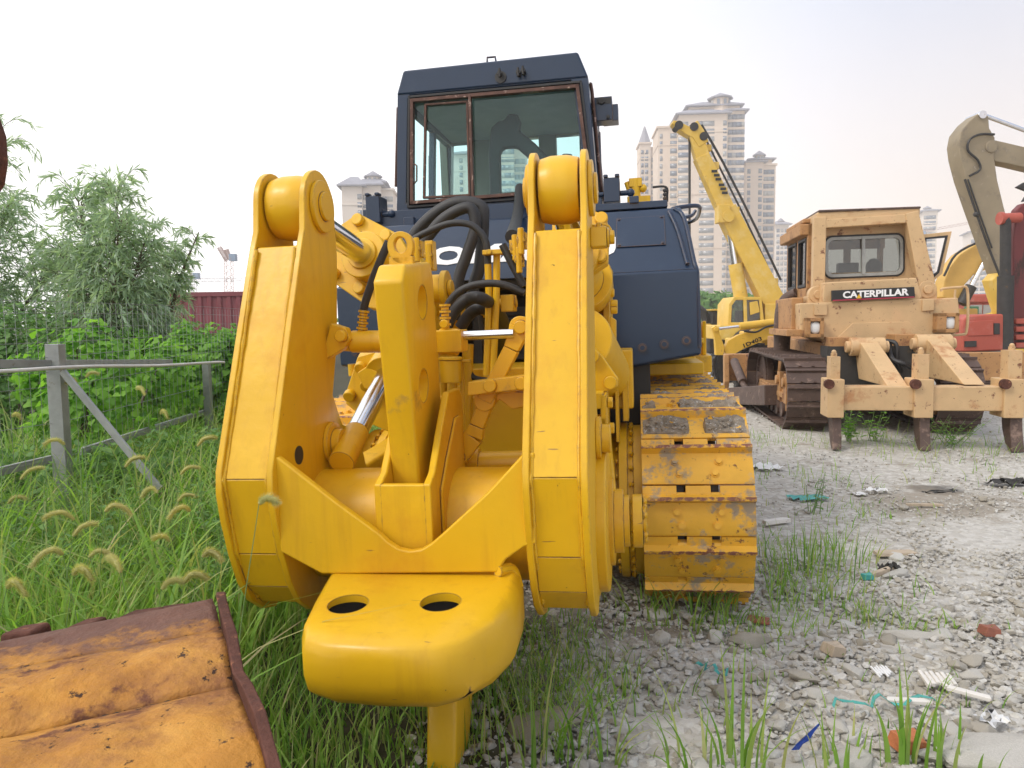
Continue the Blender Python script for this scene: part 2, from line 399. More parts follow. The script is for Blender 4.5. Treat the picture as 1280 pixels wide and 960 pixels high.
crawler(dozer, -1.045, 4.28, 7.9, .475, .50, 43, SHOE, 1)
# ---- hull and final drives
h = MB(); h.box((-.46, 4.15, .42), (.46, 8.4, 1.12)); h.box((-.40, 3.92, .72), (.44, 4.16, 1.16)); h.box((-.75, 5.2, .5), (.75, 5.6, .8))
h.build('hull', Y, dozer, bevel=.015)
for sx in (1, -1):
    m = MB(); c = V((0, 4.28, .475))
    m.disc_stack(c, (sx, 0, 0), [(.42, .58, .30), (.56, .66, .37), (.655, .70, .43), (.695, .735, .40), (.73, .79, .415)], 48)
    for k in range(30):
        a = 2 * PI * k / 30; p = c + V((sx * .66, math.sin(a) * .40, math.cos(a) * .40)); m.hexbolt(p, (-sx, 0, 0), .014, .022)
        p = c + V((sx * .735, math.sin(a + .1) * .385, math.cos(a + .1) * .385)); m.cyl(p, p + V((-sx * .02, 0, 0)) + V((0, math.sin(a) * .045, math.cos(a) * .045)), .012, n=8)
    m.build('final_drive', Y, dozer, bevel=.004)
# ---- ripper arms
def arm(xc):
    prof = arc(2.95, 1.985, .145, 175, -10, 14) + [(3.10, 1.80), (3.05, 1.45), (2.97, 1.22)] + arc(2.98, .75, .345, 78, -118, 16) + [(2.74, .405), (2.65, .43), (2.56, .495), (2.50, .585), (2.455, .70), (2.42, .83), (2.403, .93), (2.412, 1.01), (2.45, 1.10), (2.62, 1.50), (2.76, 1.82), (2.79, 1.88)]
    m = MB()
    for s in (-1, 1): m.px(prof, xc + s * .083, xc + s * .108)
    for a, b in (((2.77, 1.815), (2.418, .98)), ((2.418, .98), (2.47, .70)), ((2.47, .70), (2.53, .56)), ((2.53, .56), (2.63, .465))):
        m.px([a, b, (b[0] + .025, b[1] + .004), (a[0] + .025, a[1] + .004)], xc - .084, xc + .084)
    m.px([(2.77, 1.815), (3.06, 1.80), (3.06, 1.775), (2.77, 1.79)], xc - .084, xc + .084)
    m.px([(3.09, 1.79), (2.97, 1.2), (2.94, 1.2), (3.06, 1.79)], xc - .084, xc + .084)
    r_ = m.build('ripper_arm', Y, dozer, bevel=.005)
    b = MB(); b.tube([(xc - .074, 2.95, 1.985), (xc - .03, 2.95, 1.985), (xc + .03, 2.95, 1.985), (xc + .074, 2.95, 1.985)], [.118, .129, .129, .118], 36, 3)
    b.build('cylinder_eye', Y, r_, smooth=50)
    for s in (-1, 1):
        p = MB(); p.disc_stack((xc + s * .108, 2.95, 1.985), (s, 0, 0), [(0, .018, .105), (.01, .032, .058)], 32); p.build('pin_cap', Y, r_, bevel=.004)
        p = MB(); p.disc_stack((xc + s * .108, 2.92, 1.03), (s, 0, 0), [(0, .02, .085), (.015, .055, .055)], 28); p.build('pin_cap', Y, r_, bevel=.004)
    for s in (-1, 1):
        w = MB(); ln = [(2.755, 1.805), (2.418, .975), (2.468, .70), (2.60, .485)]; pp = []
        for i in range(3):
            for k in range(26): t = k / 26; pp.append(V((xc + s * (.079 + random.uniform(-.0015, .0015)), ln[i][0] + (ln[i + 1][0] - ln[i][0]) * t - .001, ln[i][1] + (ln[i + 1][1] - ln[i][1]) * t)))
        w.tube(pp, [random.uniform(.0055, .009) for _ in pp], 7, 1); w.build('weld_bead', Y, r_)
    sd = 1 if xc > 0 else -1
    g = MB(); g.disc_stack((xc + sd * .10, 2.99, .70), (sd, 0, 0), [(0, .045, .285)], 48); g.build('hub_flange', Y, r_, bevel=.008)
    g = MB(); g.disc_stack((xc + sd * .14, 3.10, .66), (sd, 0, 0), [(0, .022, .18), (.02, .06, .13), (.055, .085, .105), (.095, .135, .108), (.13, .15, .06)], 36)
    for k in range(6): a = 2 * PI * k / 6; g.hexbolt((xc + sd * .273, 3.10 + .08 * math.sin(a), .66 + .08 * math.cos(a)), (sd, 0, 0), .013, .022)
    g.build('lower_hub', Y, r_, bevel=.006)
    return r_
armR = arm(.498); armL = arm(-.585)
# peep hole in the left arm: dark weld access on its inner face
m = MB(); m.disc_stack((-.478, 2.62, 1.03), (1, 0, 0), [(0, .003, .035)], 24); m.build('access_hole', M['dark'], armL)
for (a, c, sx) in ((armL, -.585, -1), (armR, .498, 1)):
    m = MB(); q = V((c + sx * .108, 2.98, 1.80)); m.cbox(q + V((sx * .03, 0, 0)), (.06, .10, .075)); m.hexbolt(q + V((sx * .06, -.0, 0)), (sx, 0, 0), .028, .03)
    m.build('grease_block', Y, a, bevel=.004)
# ---- front V plate between the arms
pv = 2.44
pl = [(340, 572), (347, 571), (420, 628), (475, 668)] + [(484, 677), (498, 686), (512, 689), (526, 687), (538, 680), (552, 668), (610, 615), (655, 566), (668, 566), (670, 680), (655, 684), (632, 700), (622, 716), (402, 718), (350, 690)]
m = MB(); m.ext([P(x, y, pv) for x, y in pl], (0, .032, 0)); vp = m.build('ripper_crossplate', Y, dozer, bevel=.008, seg=3)
m = MB(); m.tube([(-.49, 2.84, .72), (.42, 2.84, .72)], .215, 48, 1); m.box((-.49, 2.68, .70), (.41, 2.98, .78)); m.build('ripper_beam', Y, dozer, bevel=.012)
# ---- shank pocket
A = lambda px, py, v: P(px, py, v)
pk = MB()
x0, x1 = P(470, 640, 2.5).x, P(541, 640, 2.5).x
side = [(2.49, .66), (2.49, .945), (2.56, .975), (2.66, 1.09), (2.80, 1.235), (2.98, 1.235), (3.02, 1.20), (3.02, .66)]
pk.px(side, x0, x0 + .028); pk.px(side, x1 - .028, x1)
pk.box((x0 + .02, 2.49, .66), (x1 - .02, 2.52, .945)); pk.box((x0 + .02, 2.99, .66), (x1 - .02, 3.02, 1.2))
pk.px([(2.49, .55), (2.49, .68), (3.02, .68), (3.02, .55)], x0, x1)
pk.px([(2.60, .70), (2.60, .90), (2.70, 1.0), (2.85, 1.13), (2.93, 1.13), (2.93, .70)], x1 - .002, x1 + .012)
pocket = pk.build('shank_holder', Y, dozer, bevel=.014, seg=3)
# ---- shank with two pin holes and a lifting eye
def hole_cut(o, holes, box=None, dark=False):
    for mo in o.modifiers: mo.harden_normals = False
    bpy.context.view_layer.update()
    cu = MB()
    for p, q, rx in holes: cu.cyl(p, q, rx, n=32)
    if box: cu.box(*box)
    me = cu.mesh('cut', M['dark'] if dark else Y, CF.off + CF.base); c = bpy.data.objects.new('cut', me); COL.objects.link(c); c.matrix_world = o.matrix_world
    mod = o.modifiers.new('cut', 'BOOLEAN'); mod.operation = 'DIFFERENCE'; mod.object = c; mod.solver = 'EXACT'
    mod.material_mode = 'TRANSFER'
    bpy.context.view_layer.update()
    ne = bpy.data.meshes.new_from_object(o.evaluated_get(bpy.context.evaluated_depsgraph_get()))
    o.modifiers.clear(); o.data = ne; bpy.data.objects.remove(c)
    ne.polygons.foreach_set('use_smooth', [True] * len(ne.polygons)); ne.set_sharp_from_angle(angle=R(35))
sk = MB(); xs = (P(466, 350, 2.45).x, P(504, 350, 2.45).x)
def sec(z, vf, dx, dep, w=1.):
    xa, xb = xs[0] + dx, xs[0] + dx + (xs[1] - xs[0]) * w
    return [(xa, vf, z), (xb, vf, z), (xb, vf + dep, z + (.03 if z > 1.4 else 0)), (xa, vf + dep, z + (.03 if z > 1.4 else 0))]
dxb = P(492, 600, 2.66).x - xs[0]
sk.loft([sec(-.02, 2.36, .125, .20, 1.), sec(.16, 2.42, .12, .28), sec(.42, 2.55, .09, .34), sec(.78, 2.66, dxb, .36), sec(1.20, 2.55, dxb * .45, .375), sec(1.64, 2.445, 0, .39), sec(1.70, 2.50, .004, .32, .92)])
shank = sk.build('ripper_shank', Y, dozer, bevel=.012, seg=3)
hx = xs[0] - .1; hs = []
for (px_, py_) in ((521, 378), (533, 482)):
    p = P(px_, py_, 2.68); hs.append(((p.x - .3, p.y, p.z), (p.x + .3, p.y, p.z),   .062))
hole_cut(shank, hs)
m = MB(); c = P(500, 306, 2.62); o_ = []; i_ = []
for k in range(28):
    a = 2 * PI * k / 28; r1 = .048; x = math.cos(a) * r1; z = math.sin(a) * r1
    if z < 0: z = -abs(z) * 1.5; x = x if abs(x) > .03 else math.copysign(.03, x) if x else .03
    o_.append(c + V((math.cos(a) * .048, 0, (math.sin(a) * .048 if math.sin(a) >= 0 else math.sin(a) * .07)))); i_.append(c + V((math.cos(a) * .023, 0, math.sin(a) * .028)))
m.ring(o_, i_, (0, .03, 0)); m.bar(c + V((0, .015, -.04)), c + V((0, .015, -.09)), .09, .03, (0, 1, 0)); m.build('lifting_eye', Y, shank, bevel=.004)
# ---- tow block
tb = MB()
xl, xr = P(378, 790, 2.02).x, P(648, 760, 2.30).x
OUT = [(-.335, 2.52, .045), (-.29, 2.26, .02), (-.255, 2.10, .005), (-.215, 2.015, 0), (-.13, 1.98, 0), (.03, 1.97, 0), (.19, 1.98, 0), (.265, 2.03, 0), (.335, 2.17, .005), (.37, 2.30, .02), (.365, 2.52, .045)]
def tsec(z, g, k):
    return [(x * (1 - g * 1.6) + .01 * g, y + g * (1 if y < 2.4 else 0) * (1.2 if y < 2.1 else .5), z + dz * k) for x, y, dz in OUT]
tb.loft([tsec(.385, .075, 0), tsec(.395, .045, 0), tsec(.43, .012, 0), tsec(.48, 0, 0), tsec(.555, .0, .6), tsec(.588, .014, .8), tsec(.606, .05, 1)])
tow = tb.build('tow_block', Y, dozer, bevel=.012, seg=3)
hs = []
for (px_, py_) in ((435, 757), (551, 756)):
    p = P(px_, py_, 2.24); d = cam_dir(px_, py_); o0 = CF.Mi @ (EYE - CF.loc) + CF.off; dd = CF.Mi @ d; t = (.615 - o0.z) / dd.z; p = o0 + dd * t
    hs.append(((p.x, p.y, .48), (p.x, p.y, .8), .064))
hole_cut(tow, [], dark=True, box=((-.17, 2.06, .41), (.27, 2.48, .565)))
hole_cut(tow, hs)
for p_, q_, r_ in hs: m = MB(); m.cyl((p_[0], p_[1], .50), (p_[0], p_[1], .603), .0635, n=32); m.build('bore_shade_plug', M['bore_shade'], tow)  # black plugs stand in for the shade deep in the bores
# ---- weld beads and lower gussets
m = MB(); m.tube([P(622, 714, 2.44), P(640, 712, 2.5), P(648, 735, 2.5)], .02, 8, 4); m.build('weld_bead', Y, tow)
# ---- upper lift cylinders with mounting plates
def lift(xc, plate, bolts, inner, v, name='lift_cylinder'):
    p0 = V((xc, 2.95, 1.985)); p1 = P(457, 320, 3.5) if xc < 0 else V((xc, 3.50, 1.79)); d = (p1 - p0).normalized()
    c = MB(); c.cyl(p1 - d * .03, p1 + d * 1.1, .115, n=32); c.cyl(p1 + d * .3, p1 + d * .42, .16, n=32); cy = c.build(name, Y, dozer, bevel=.006)
    k = MB(); k.cyl(p0, p1 + d * .05, .054, n=24); k.build('piston_rod', M['chrome'], cy)
    def PP(q, vv): w = P(q[0], q[1], vv); return P(q[0], q[1], vv + .32 * (w.z - 1.8))
    k = MB(); k.ext([PP(q, v) for q in plate], d * .045)
    k.ext([PP(q, v - .03) for q in inner], d * .04); k.cyl(p1 - d * .045, p1, .075, n=28)
    for q in bolts: k.disc_stack(PP(q, v), -d, [(0, .03, .03)], 18)
    k.build('mounting_plate', Y, cy, bevel=.006)
    return cy
lift(-.585, [(421, 284), (447, 266), (497, 292), (524, 335), (520, 395), (462, 385), (415, 352)], [(449, 276), (484, 296), (451, 361), (419, 343)],
     [(438, 291), (447, 286), (463, 300), (471, 322), (468, 340), (455, 352), (444, 340), (440, 318)], 3.55)
lift(.498, [(690, 262), (740, 262), (756, 268), (762, 285), (760, 328), (735, 345), (690, 345)], [(750, 322), (752, 275)],
     [(700, 290), (715, 285), (725, 300), (725, 330), (700, 340)], 3.52)
# ---- lower cylinders
def low(xc, pl, bo):
    p0 = V((xc, 2.9, 1.0)); p1 = P(482, 470, 3.42) if xc < 0 else V((xc - .02, 3.42, 1.33))
    if xc < 0: p0 = P(438, 556, 2.93)
    d = (p1 - p0).normalized(); c = MB(); c.cyl(p1, p1 + d * .7, .1, n=28); cy = c.build('tilt_cylinder', Y, dozer, bevel=.006)
    k = MB(); k.cyl(p0 + d * .08, p1 + d * .02, .046, n=24); k.build('piston_rod', M['chrome'], cy)
    k = MB(); k.cyl(p0 - d * .12, p0 + d * .09, .052, n=24); k.build('rod_end', Y, cy)
    k = MB(); k.ext([P(*q, 3.46) for q in pl], d * .05)
    for q in bo: k.disc_stack(P(*q, 3.46), -d, [(0, .035, .028)], 18)
    k.build('mounting_plate', Y, cy, bevel=.006)
low(-.46, [(447, 446), (478, 437), (520, 440), (520, 555), (462, 530), (432, 505), (432, 492)], [(452, 457), (438, 492), (459, 479)])
m = MB(); a = [(446, 466), (458, 458), (482, 470), (490, 482), (470, 490), (455, 486)]; m.ext([P(*q, 3.40) for q in a], (0, .05, 0)); m.build('gland_flange', Y, dozer, bevel=.006)
# ---- pin puller across the middle
m = MB(); m.ext([P(*q, 2.93) for q in ((404, 440), (413, 404), (432, 410), (438, 424), (430, 436), (420, 442), (407, 450))], (0, .05, 0)); m.disc_stack(P(428, 420, 2.93), (0, -1, 0), [(0, .03, .024)]); m.build('cylinder_bracket', Y, dozer, bevel=.005)
m = MB(); m.cyl(P(428, 426, 3.0), P(444, 427, 3.0), .042, n=20); m.cyl(P(440, 427, 3.0), P(560, 427, 3.0), .046, n=24); m.cyl(P(550, 427, 3.0), P(573, 428, 3.0), .055, n=24)
m.box(P(552, 440, 3.06), P(576, 412, 2.94)); m.disc_stack(P(556, 405, 2.97), (0, -1, 0), [(0, .02, .018)]); pc = m.build('pin_puller_cylinder', Y, dozer, bevel=.005)
m = MB(); m.cyl(P(572, 420, 2.99), P(642, 417, 2.99), .019, n=18); m.build('piston_rod', M['chrome'], pc)
for (cx, cy, q) in ((452, 402, (455, 388)), (557, 398, (556, 380))):
    m = MB(); b0 = P(cx, cy + 14, 3.0); b1 = P(q[0], q[1], 3.0); m.cyl(b0, b1, .016, n=14)
    for t in (.25, .5, .75, 1.): m.cyl(b0.lerp(b1, t - .1), b0.lerp(b1, t), .023, n=14)
    m.build('hose_fitting', Y, pc)
def lever(pts, w, th, vv, name, bolts):
    m = MB(); q = [P(x, y, vv) for x, y in pts]
    for i in range(len(q) - 1): m.bar(q[i], q[i + 1], th, w[i], (0, 0, 1), th, w[i + 1])
    for x, y in bolts: m.disc_stack(P(x, y, vv - th / 2), (0, -1, 0), [(-.02, .022, .027)], 20)
    for x, y in (pts[0], pts[-1]): m.cyl(P(x, y, vv) - V((0, th / 2 - .002, 0)), P(x, y, vv) + V((0, th / 2 - .002, 0)), w[0] / 2 + .002, n=24)
    return m.build(name, Y, dozer, bevel=.005)
lever([(651, 409), (640, 436), (607, 500)], [.085, .062, .062], .06, 3.02, 'lever', [(651, 409)])
lever([(612, 495), (597, 532), (592, 545), (572, 572)], [.06, .06, .085, .085], .055, 3.03, 'lever', [(573, 571)])
m = MB(); a = [(584, 478), (662, 468), (662, 486), (584, 495)]; m.ext([P(*q, 2.90) for q in a], (0, .10, 0))
for q in ((613, 482), (652, 479)): m.disc_stack(P(*q, 2.90), (0, -1, 0), [(0, .022, .026)])
m.ext([P(*q, 3.02) for q in ((590, 496), (660, 486), (660, 508), (640, 512), (625, 500), (600, 515))], (0, .03, 0)); m.build('lever_bracket', Y, dozer, bevel=.005)
m = MB(); m.cyl(P(560, 577, 3.12), P(600, 577, 3.12), .058, n=28); m.box(P(575, 560, 3.08), P(598, 592, 3.2)); m.cyl(P(598, 580, 3.12), P(700, 577, 3.12), .052, n=28); m.build('shank_pin', Y, dozer, bevel=.005)
# ---- tank
tk = MB()
def ts(z, w, vr_): return [(-w, vr_, z), (w, vr_, z), (w, 5.95, z), (-w, 5.95, z)]
tk.loft([ts(1.765, 1.13, 4.69), ts(2.06, 1.085, 4.90), ts(2.175, 1.062, 4.985), ts(2.185, 1.02, 5.05)])
tank = tk.build('fuel_tank', NV, dozer, bevel=.022, seg=4)
for sx, xi, xo in ((1, .60, 1.145), (-1, -.42, -1.145)):
    m = MB(); m.ext([(xi, 4.685, 1.17), (xo, 4.685, 1.255), (xo, 4.685, 1.77), (xi, 4.685, 1.77)], (0, 1.1, 0))
    pn = m.build('tank_side_panel', NV, tank, bevel=.02, seg=3)
    for k in range(4): m = MB(); t = .12 + k * .24; m.disc_stack((xi + (xo - xi) * t, 4.686, 1.285 + .07 * t), (0, -1, 0), [(0, .012, .028), (0, .02, .018)], 14); m.build('panel_bolt', NV, pn)
m = MB(); m.box((.36, 4.70, 1.17), (.60, 5.78, 1.765)); m.build('tank_side_panel', M['dark'], tank, bevel=.03)
sl = V((0, .295, .41)).normalized(); nr = V((0, -sl.z, sl.y)); p_ = lambda x, t: V((x, 4.69, 1.765)) + sl * t + nr * .004
m = MB(); q = [p_(.655, .20), p_(.955, .20), p_(.955, .44), p_(.655, .44)]; m.ext(q, nr * .006)
for s_ in q: c = s_ + (p_(.80, .32) - s_) * .12 + nr * .006; m.disc_stack(c, nr, [(0, .008, .009)], 10)
m.build('cover_plate', NV, tank, bevel=.002)
txt('KOMATSU', 'maker_lettering', M['white'], tank, p_(-.725, .135), (1, 0, 0), sl, .155, bold=.05, width=1.375, ext=.0015)
m = MB()
for e in (1,):
    m.tube([V((1.02, 4.98, 2.17)), V((1.075, 4.93, 2.10)), V((1.115, 4.73, 1.82)), V((1.13, 4.70, 1.72)), V((1.135, 4.69, 1.3))], .014, 10, 4)
    m.tube([V((.985, 4.955, 2.15)), V((1.03, 4.86, 2.02)), V((1.075, 4.70, 1.80))], .012, 10, 4)
m.build('tank_edge_trim', NV, tank)
m = MB(); m.tube([(1.0, 5.1, 2.17), (1.03, 5.1, 2.19), (1.16, 5.15, 2.205), (1.2, 5.3, 2.20), (1.2, 5.9, 2.2), (1.0, 5.95, 2.17)], .014, 8, 4)
m.tube([(1.02, 5.1, 2.12), (1.13, 5.15, 2.14), (1.17, 5.3, 2.19)], .012, 8, 4); m.build('grab_rail', NV, tank)
# deck plates, lamp boxes
m = MB(); m.box((.50, 5.02, 2.19), (.98, 5.75, 2.235)); m.box((.74, 5.0, 2.225), (.80, 5.1, 2.27)); m.build('deck_plate', NV, dozer, bevel=.006)
m = MB(); m.box((-1.0, 5.2, 2.12), (.56, 5.35, 2.31)); m.box((-1.0, 5.35, 2.18), (.56, 6.7, 2.27)); m.build('deck_plate', M['navy'], dozer, bevel=.006)
m = MB(); m.box(P(455, 300, 5.2), P(500, 270, 5.6)); m.box(P(505, 292, 5.1), P(520, 272, 5.16)); m.build('deck_plate', NV, dozer, bevel=.006)
for pts_, kn, top in (((458, 279, 484, 249), (490, 268), 0), ((755, 253, 775, 227), (779, 243), 1)):
    a = P(pts_[0], pts_[1], 5.15); b = P(pts_[2], pts_[3], 5.33); m = MB(); m.box(a, b); w = b - a
    m.box((a.x, a.y - .01, b.z), (a.x + .03, a.y + .06, b.z + .02)); m.box((b.x - .03, a.y - .01, b.z), (b.x, a.y + .06, b.z + .02))
    m.cyl(V((b.x, a.y + .05, a.z + .06)), V((b.x + .07, a.y + .05, a.z + .06)), .018); m.ball((b.x + .07, a.y + .05, a.z + .06), .028)
    if top: m.cyl(V((a.x, a.y + .05, a.z + .06)), V((a.x - .09, a.y + .05, a.z + .06)), .016); m.ball((a.x - .09, a.y + .05, a.z + .06), .028)
    m.build('latch_box', NV, dozer, bevel=.006)
m = MB(); b = P(795, 254, 5.5)
m.cyl(b, b + V((0, 0, .17)), .035, n=10); m.box(b + V((-.045, -.03, .11)), b + V((.045, .03, .17))); m.box(b + V((-.06, -.03, 0)), b + V((.10, .04, .045))); m.cyl(b + V((-.06, 0, .15)), b + V((-.02, 0, .02)), .02); m.ball(b + V((.05, 0, .1)), .03)
m.build('filler_valve', Y, dozer, bevel=.003)
m = MB(); q = [(834, 252), (834, 244), (834, 236), (829, 233), (816, 234)]; m.tube([P(x, y, 5.3) for x, y in q], .008, 8, 4)
for y in (238, 243, 248): m.ball(P(831, y, 5.28), .014); 
m.build('hinge_rod', M['dark'], dozer)
# ---- cavity with pipes and hoses
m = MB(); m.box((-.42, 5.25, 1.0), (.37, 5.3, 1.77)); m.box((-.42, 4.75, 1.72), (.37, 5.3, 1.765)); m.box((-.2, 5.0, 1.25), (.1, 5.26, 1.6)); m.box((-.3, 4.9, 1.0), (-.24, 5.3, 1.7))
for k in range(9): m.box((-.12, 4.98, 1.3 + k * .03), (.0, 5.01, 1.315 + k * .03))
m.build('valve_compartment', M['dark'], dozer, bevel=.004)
m = MB(); m.box((-.40, 4.05, 1.05), (.42, 4.6, 1.25)); m.box((-.4, 4.1, 1.2), (-.33, 4.5, 1.55)); m.box((.30, 4.1, 1.2), (.37, 4.6, 1.6)); m.build('ripper_mount', Y, dozer, bevel=.01)
for hp, vv, rr in (
    ([(513, 305), (522, 288), (545, 266), (572, 253), (600, 257), (604, 275), (600, 330), (592, 358), (586, 400)], 4.45, .036),
    ([(520, 318), (532, 300), (552, 276), (575, 262), (590, 262), (594, 285), (583, 320), (573, 350), (568, 400)], 4.35, .034),
    ([(650, 235, 5.25), (648, 262, 4.9), (645, 278, 4.4), (640, 296, 3.6)], 4.3, .034),
    ([(516, 300), (530, 292), (560, 280), (585, 280), (600, 290), (608, 305), (610, 330)], 3.6, .0165),
    ([(486, 302), (478, 320), (466, 350), (456, 380), (454, 392)], 3.1, .0175),
    ([(553, 400), (558, 384), (572, 366), (595, 356), (625, 355), (656, 366)], 3.3, .0165),
    ([(558, 408), (568, 388), (585, 374), (604, 374), (625, 392, 3.9), (640, 430, 4.3)], 3.5, .03),
    ([(575, 410), (588, 392), (605, 386), (622, 400, 4.1), (628, 450, 4.6)], 3.7, .03),
    ([(628, 306), (640, 330), (648, 345), (655, 358)], 3.3, .017),
    ([(585, 440), (586, 460), (592, 472), (610, 476)], 3.9, .016),
    ([(599, 384), (604, 420), (612, 440)], 3.8, .014)):
    m = MB(); m.tube([P(q[0], q[1], q[2] if len(q) > 2 else vv) for q in hp], rr, 12, 6); m.build('hydraulic_hose', M['black_rubber'], dozer)
for hp, vv, rr in (([(610, 330), (611, 380), (608, 470)], 3.6, .017), ([(621, 318), (620, 380), (616, 470)], 3.6, .017), ([(585, 430), (583, 500), (580, 540)], 3.9, .03), ([(565, 440), (565, 520)], 3.9, .028), ([(553, 440), (554, 530)], 3.9, .02), ([(577, 450), (579, 545)], 3.7, .012), ([(440, 455), (441, 470)], 3.5, .02)):
    m = MB(); m.tube([P(x, y, vv) for x, y in hp], rr, 12, 4); m.build('steel_pipe', Y, dozer)
m = MB(); m.box(P(606, 320, 3.6), P(629, 311, 3.54)); m.disc_stack(P(612, 315, 3.54), (0, -1, 0), [(0, .015, .012)]); m.build('pipe_clamp', Y, dozer, bevel=.003)
m = MB(); m.cyl(P(625, 380, 3.7), P(646, 377, 3.7), .026); m.box(P(631, 390, 3.75), P(641, 368, 3.64)); m.cyl(P(606, 390, 3.9), P(601, 390, 3.7), .03, .008); m.build('pipe_union', Y, dozer, bevel=.003)
m = MB(); m.cyl(P(563, 478, 3.6), P(563, 450, 3.6), .055, n=24); m.cyl(P(563, 450, 3.6), P(563, 446, 3.6), .06, n=24); m.box(P(550, 455, 3.66), P(590, 449, 3.7)); m.build('hydraulic_filter', Y, dozer, bevel=.004)
for (a, b, vv) in (((636, 300), (655, 318), 3.3), ((646, 290), (660, 312), 3.2), ((645, 315), (656, 334), 3.25), ((517, 322), (531, 302), 3.4), ((532, 338), (545, 302), 3.3)):
    m = MB(); p, q = P(*a, vv), P(*b, vv + .06); m.box(p, q); c = (p + q) / 2
    m.cyl(c + V((0, -.04, .05)), c + V((0, -.04, -.06)), .014, n=8); m.hexbolt(c + V((0, -.03, 0)), (0, -1, 0), .018, .02); m.build('valve_block', Y, dozer, bevel=.004)
m = MB(); c = P(548, 361, 3.55); m.disc_stack(c, (1, 0, 0), [(-.10, .02, .068), (.02, .05, .085), (.05, .07, .04)], 28); m.build('cylinder_trunnion', Y, dozer, bevel=.004)
# ---- bracket stack right of the right arm
m = MB()
m.ext([P(*q, 3.15) for q in ((728, 280), (757, 280), (757, 304), (728, 304))], (0, .12, 0)); m.hexbolt(P(753, 291, 3.15), (0, -1, 0), .03, .03); m.box(P(746, 309, 3.1), P(752, 280, 3.16))
m.build('hose_bracket', Y, dozer, bevel=.005)
m = MB(); m.ext([P(*q, 3.9) for q in ((754, 330), (762, 330), (762, 490), (754, 490))], (0, .5, 0)); m.ext([P(*q, 3.75) for q in ((762, 395), (770, 400), (770, 455), (762, 455))], (0, .1, 0))
for (x, y) in ((765, 366), (769, 380), (769, 387), (768, 437), (768, 450)): m.cyl(P(x - 6, y, 3.85), P(x + 3, y, 3.85), .022, n=10)
m.build('support_plate', Y, dozer, bevel=.006)
m = MB(); c0, c1 = P(722, 425, 3.5), P(752, 470, 4.2); m.cyl(c0, c1, .16, n=36); m.build('cylinder_barrel', Y, dozer, bevel=.01)
m = MB(); m.ext([P(*q, 3.40) for q in ((728, 430), (742, 433), (752, 444), (773, 474), (772, 484), (760, 490), (748, 490), (728, 486))], (0, .05, 0))
for q in ((741, 445), (763, 478)): m.disc_stack(P(*q, 3.40), (0, -1, 0), [(0, .03, .03)], 18)
m.build('cylinder_bracket', Y, dozer, bevel=.006)
m = MB()
for q in (((728, 492), (756, 507)), ((728, 523), (760, 546)), ((750, 494), (761, 546))):
    m.box(P(*q[0], 3.25), P(*q[1], 3.38))
for q in ((764, 503), (766, 535)): m.cyl(P(q[0] - 5, q[1], 3.3), P(q[0] + 2, q[1], 3.3), .026, n=6)
m.build('pin_bracket', Y, dozer, bevel=.004)
m = MB()
for (a, b, c, d, vv) in ((732, 545, 742, 600, 3.3), (748, 545, 755, 640, 3.6), (758, 480, 766, 620, 3.9), (768, 470, 776, 545, 4.0), (777, 455, 787, 520, 4.1), (762, 585, 771, 640, 3.8)):
    m.box(P(a, b, vv), P(c, d, vv + .22))
m.build('frame_rib', Y, dozer, bevel=.006)
m = MB(); m.box((.33, 4.15, 1.0), (.74, 4.5, 1.32)); m.build('case_cover', Y, dozer, bevel=.01)
m = MB(); m.box((.60, 5.2, 1.10), (1.2, 6.2, 1.18)); m.build('fender', Y, dozer, bevel=.01)
for sx in (1, -1):
    m = MB(); x_ = sorted((sx * .80, sx * 1.37)); m.box((x_[0], 6.5, 1.02), (x_[1], 7.9, 1.16)); m.px([(6.5, 1.14), (6.5, 1.42), (6.55, 1.45), (7.4, 1.3), (7.4, 1.14)], sx * 1.05, sx * 1.08)
    m.px([(6.6, 1.1), (6.5, 1.45), (7.6, 1.4), (7.7, 1.1)], sx * 1.30, sx * 1.33); m.box((x_[0], 7.0, 1.1), (x_[1], 7.1, 1.42)); m.box((x_[0], 6.0, 1.28), (x_[1] - .1, 6.6, 1.32))
    m.build('fender', Y, dozer, bevel=.01)
# push arms from hub to hull
for x in (-.62, .60): m = MB(); m.bar((x, 3.08, .70), (x * .9, 4.2, .78), .14, .22); m.build('ripper_link', Y, dozer, bevel=.02)
for a, b in ((.44, .84), (-.84, -.44)): m = MB(); m.box((a, 4.75, .3), (b, 4.8, 1.3)); m.build('inner_guard', M['dark'], dozer)
# ---- hood, exhaust
m = MB(); m.box((-.5, 6.9, 1.1), (.5, 9.2, 2.32)); m.build('engine_hood', Y, dozer, bevel=.04)
m = MB(); e = P(707, 210, 7.6); m.cyl(V((e.x, 7.6, 2.3)), V((e.x, 7.6, 2.98)), .09, n=20); m.cyl(V((e.x, 7.6, 2.9)), V((e.x + .02, 7.6, 3.12)), .05); m.build('exhaust_stack', NV, dozer)
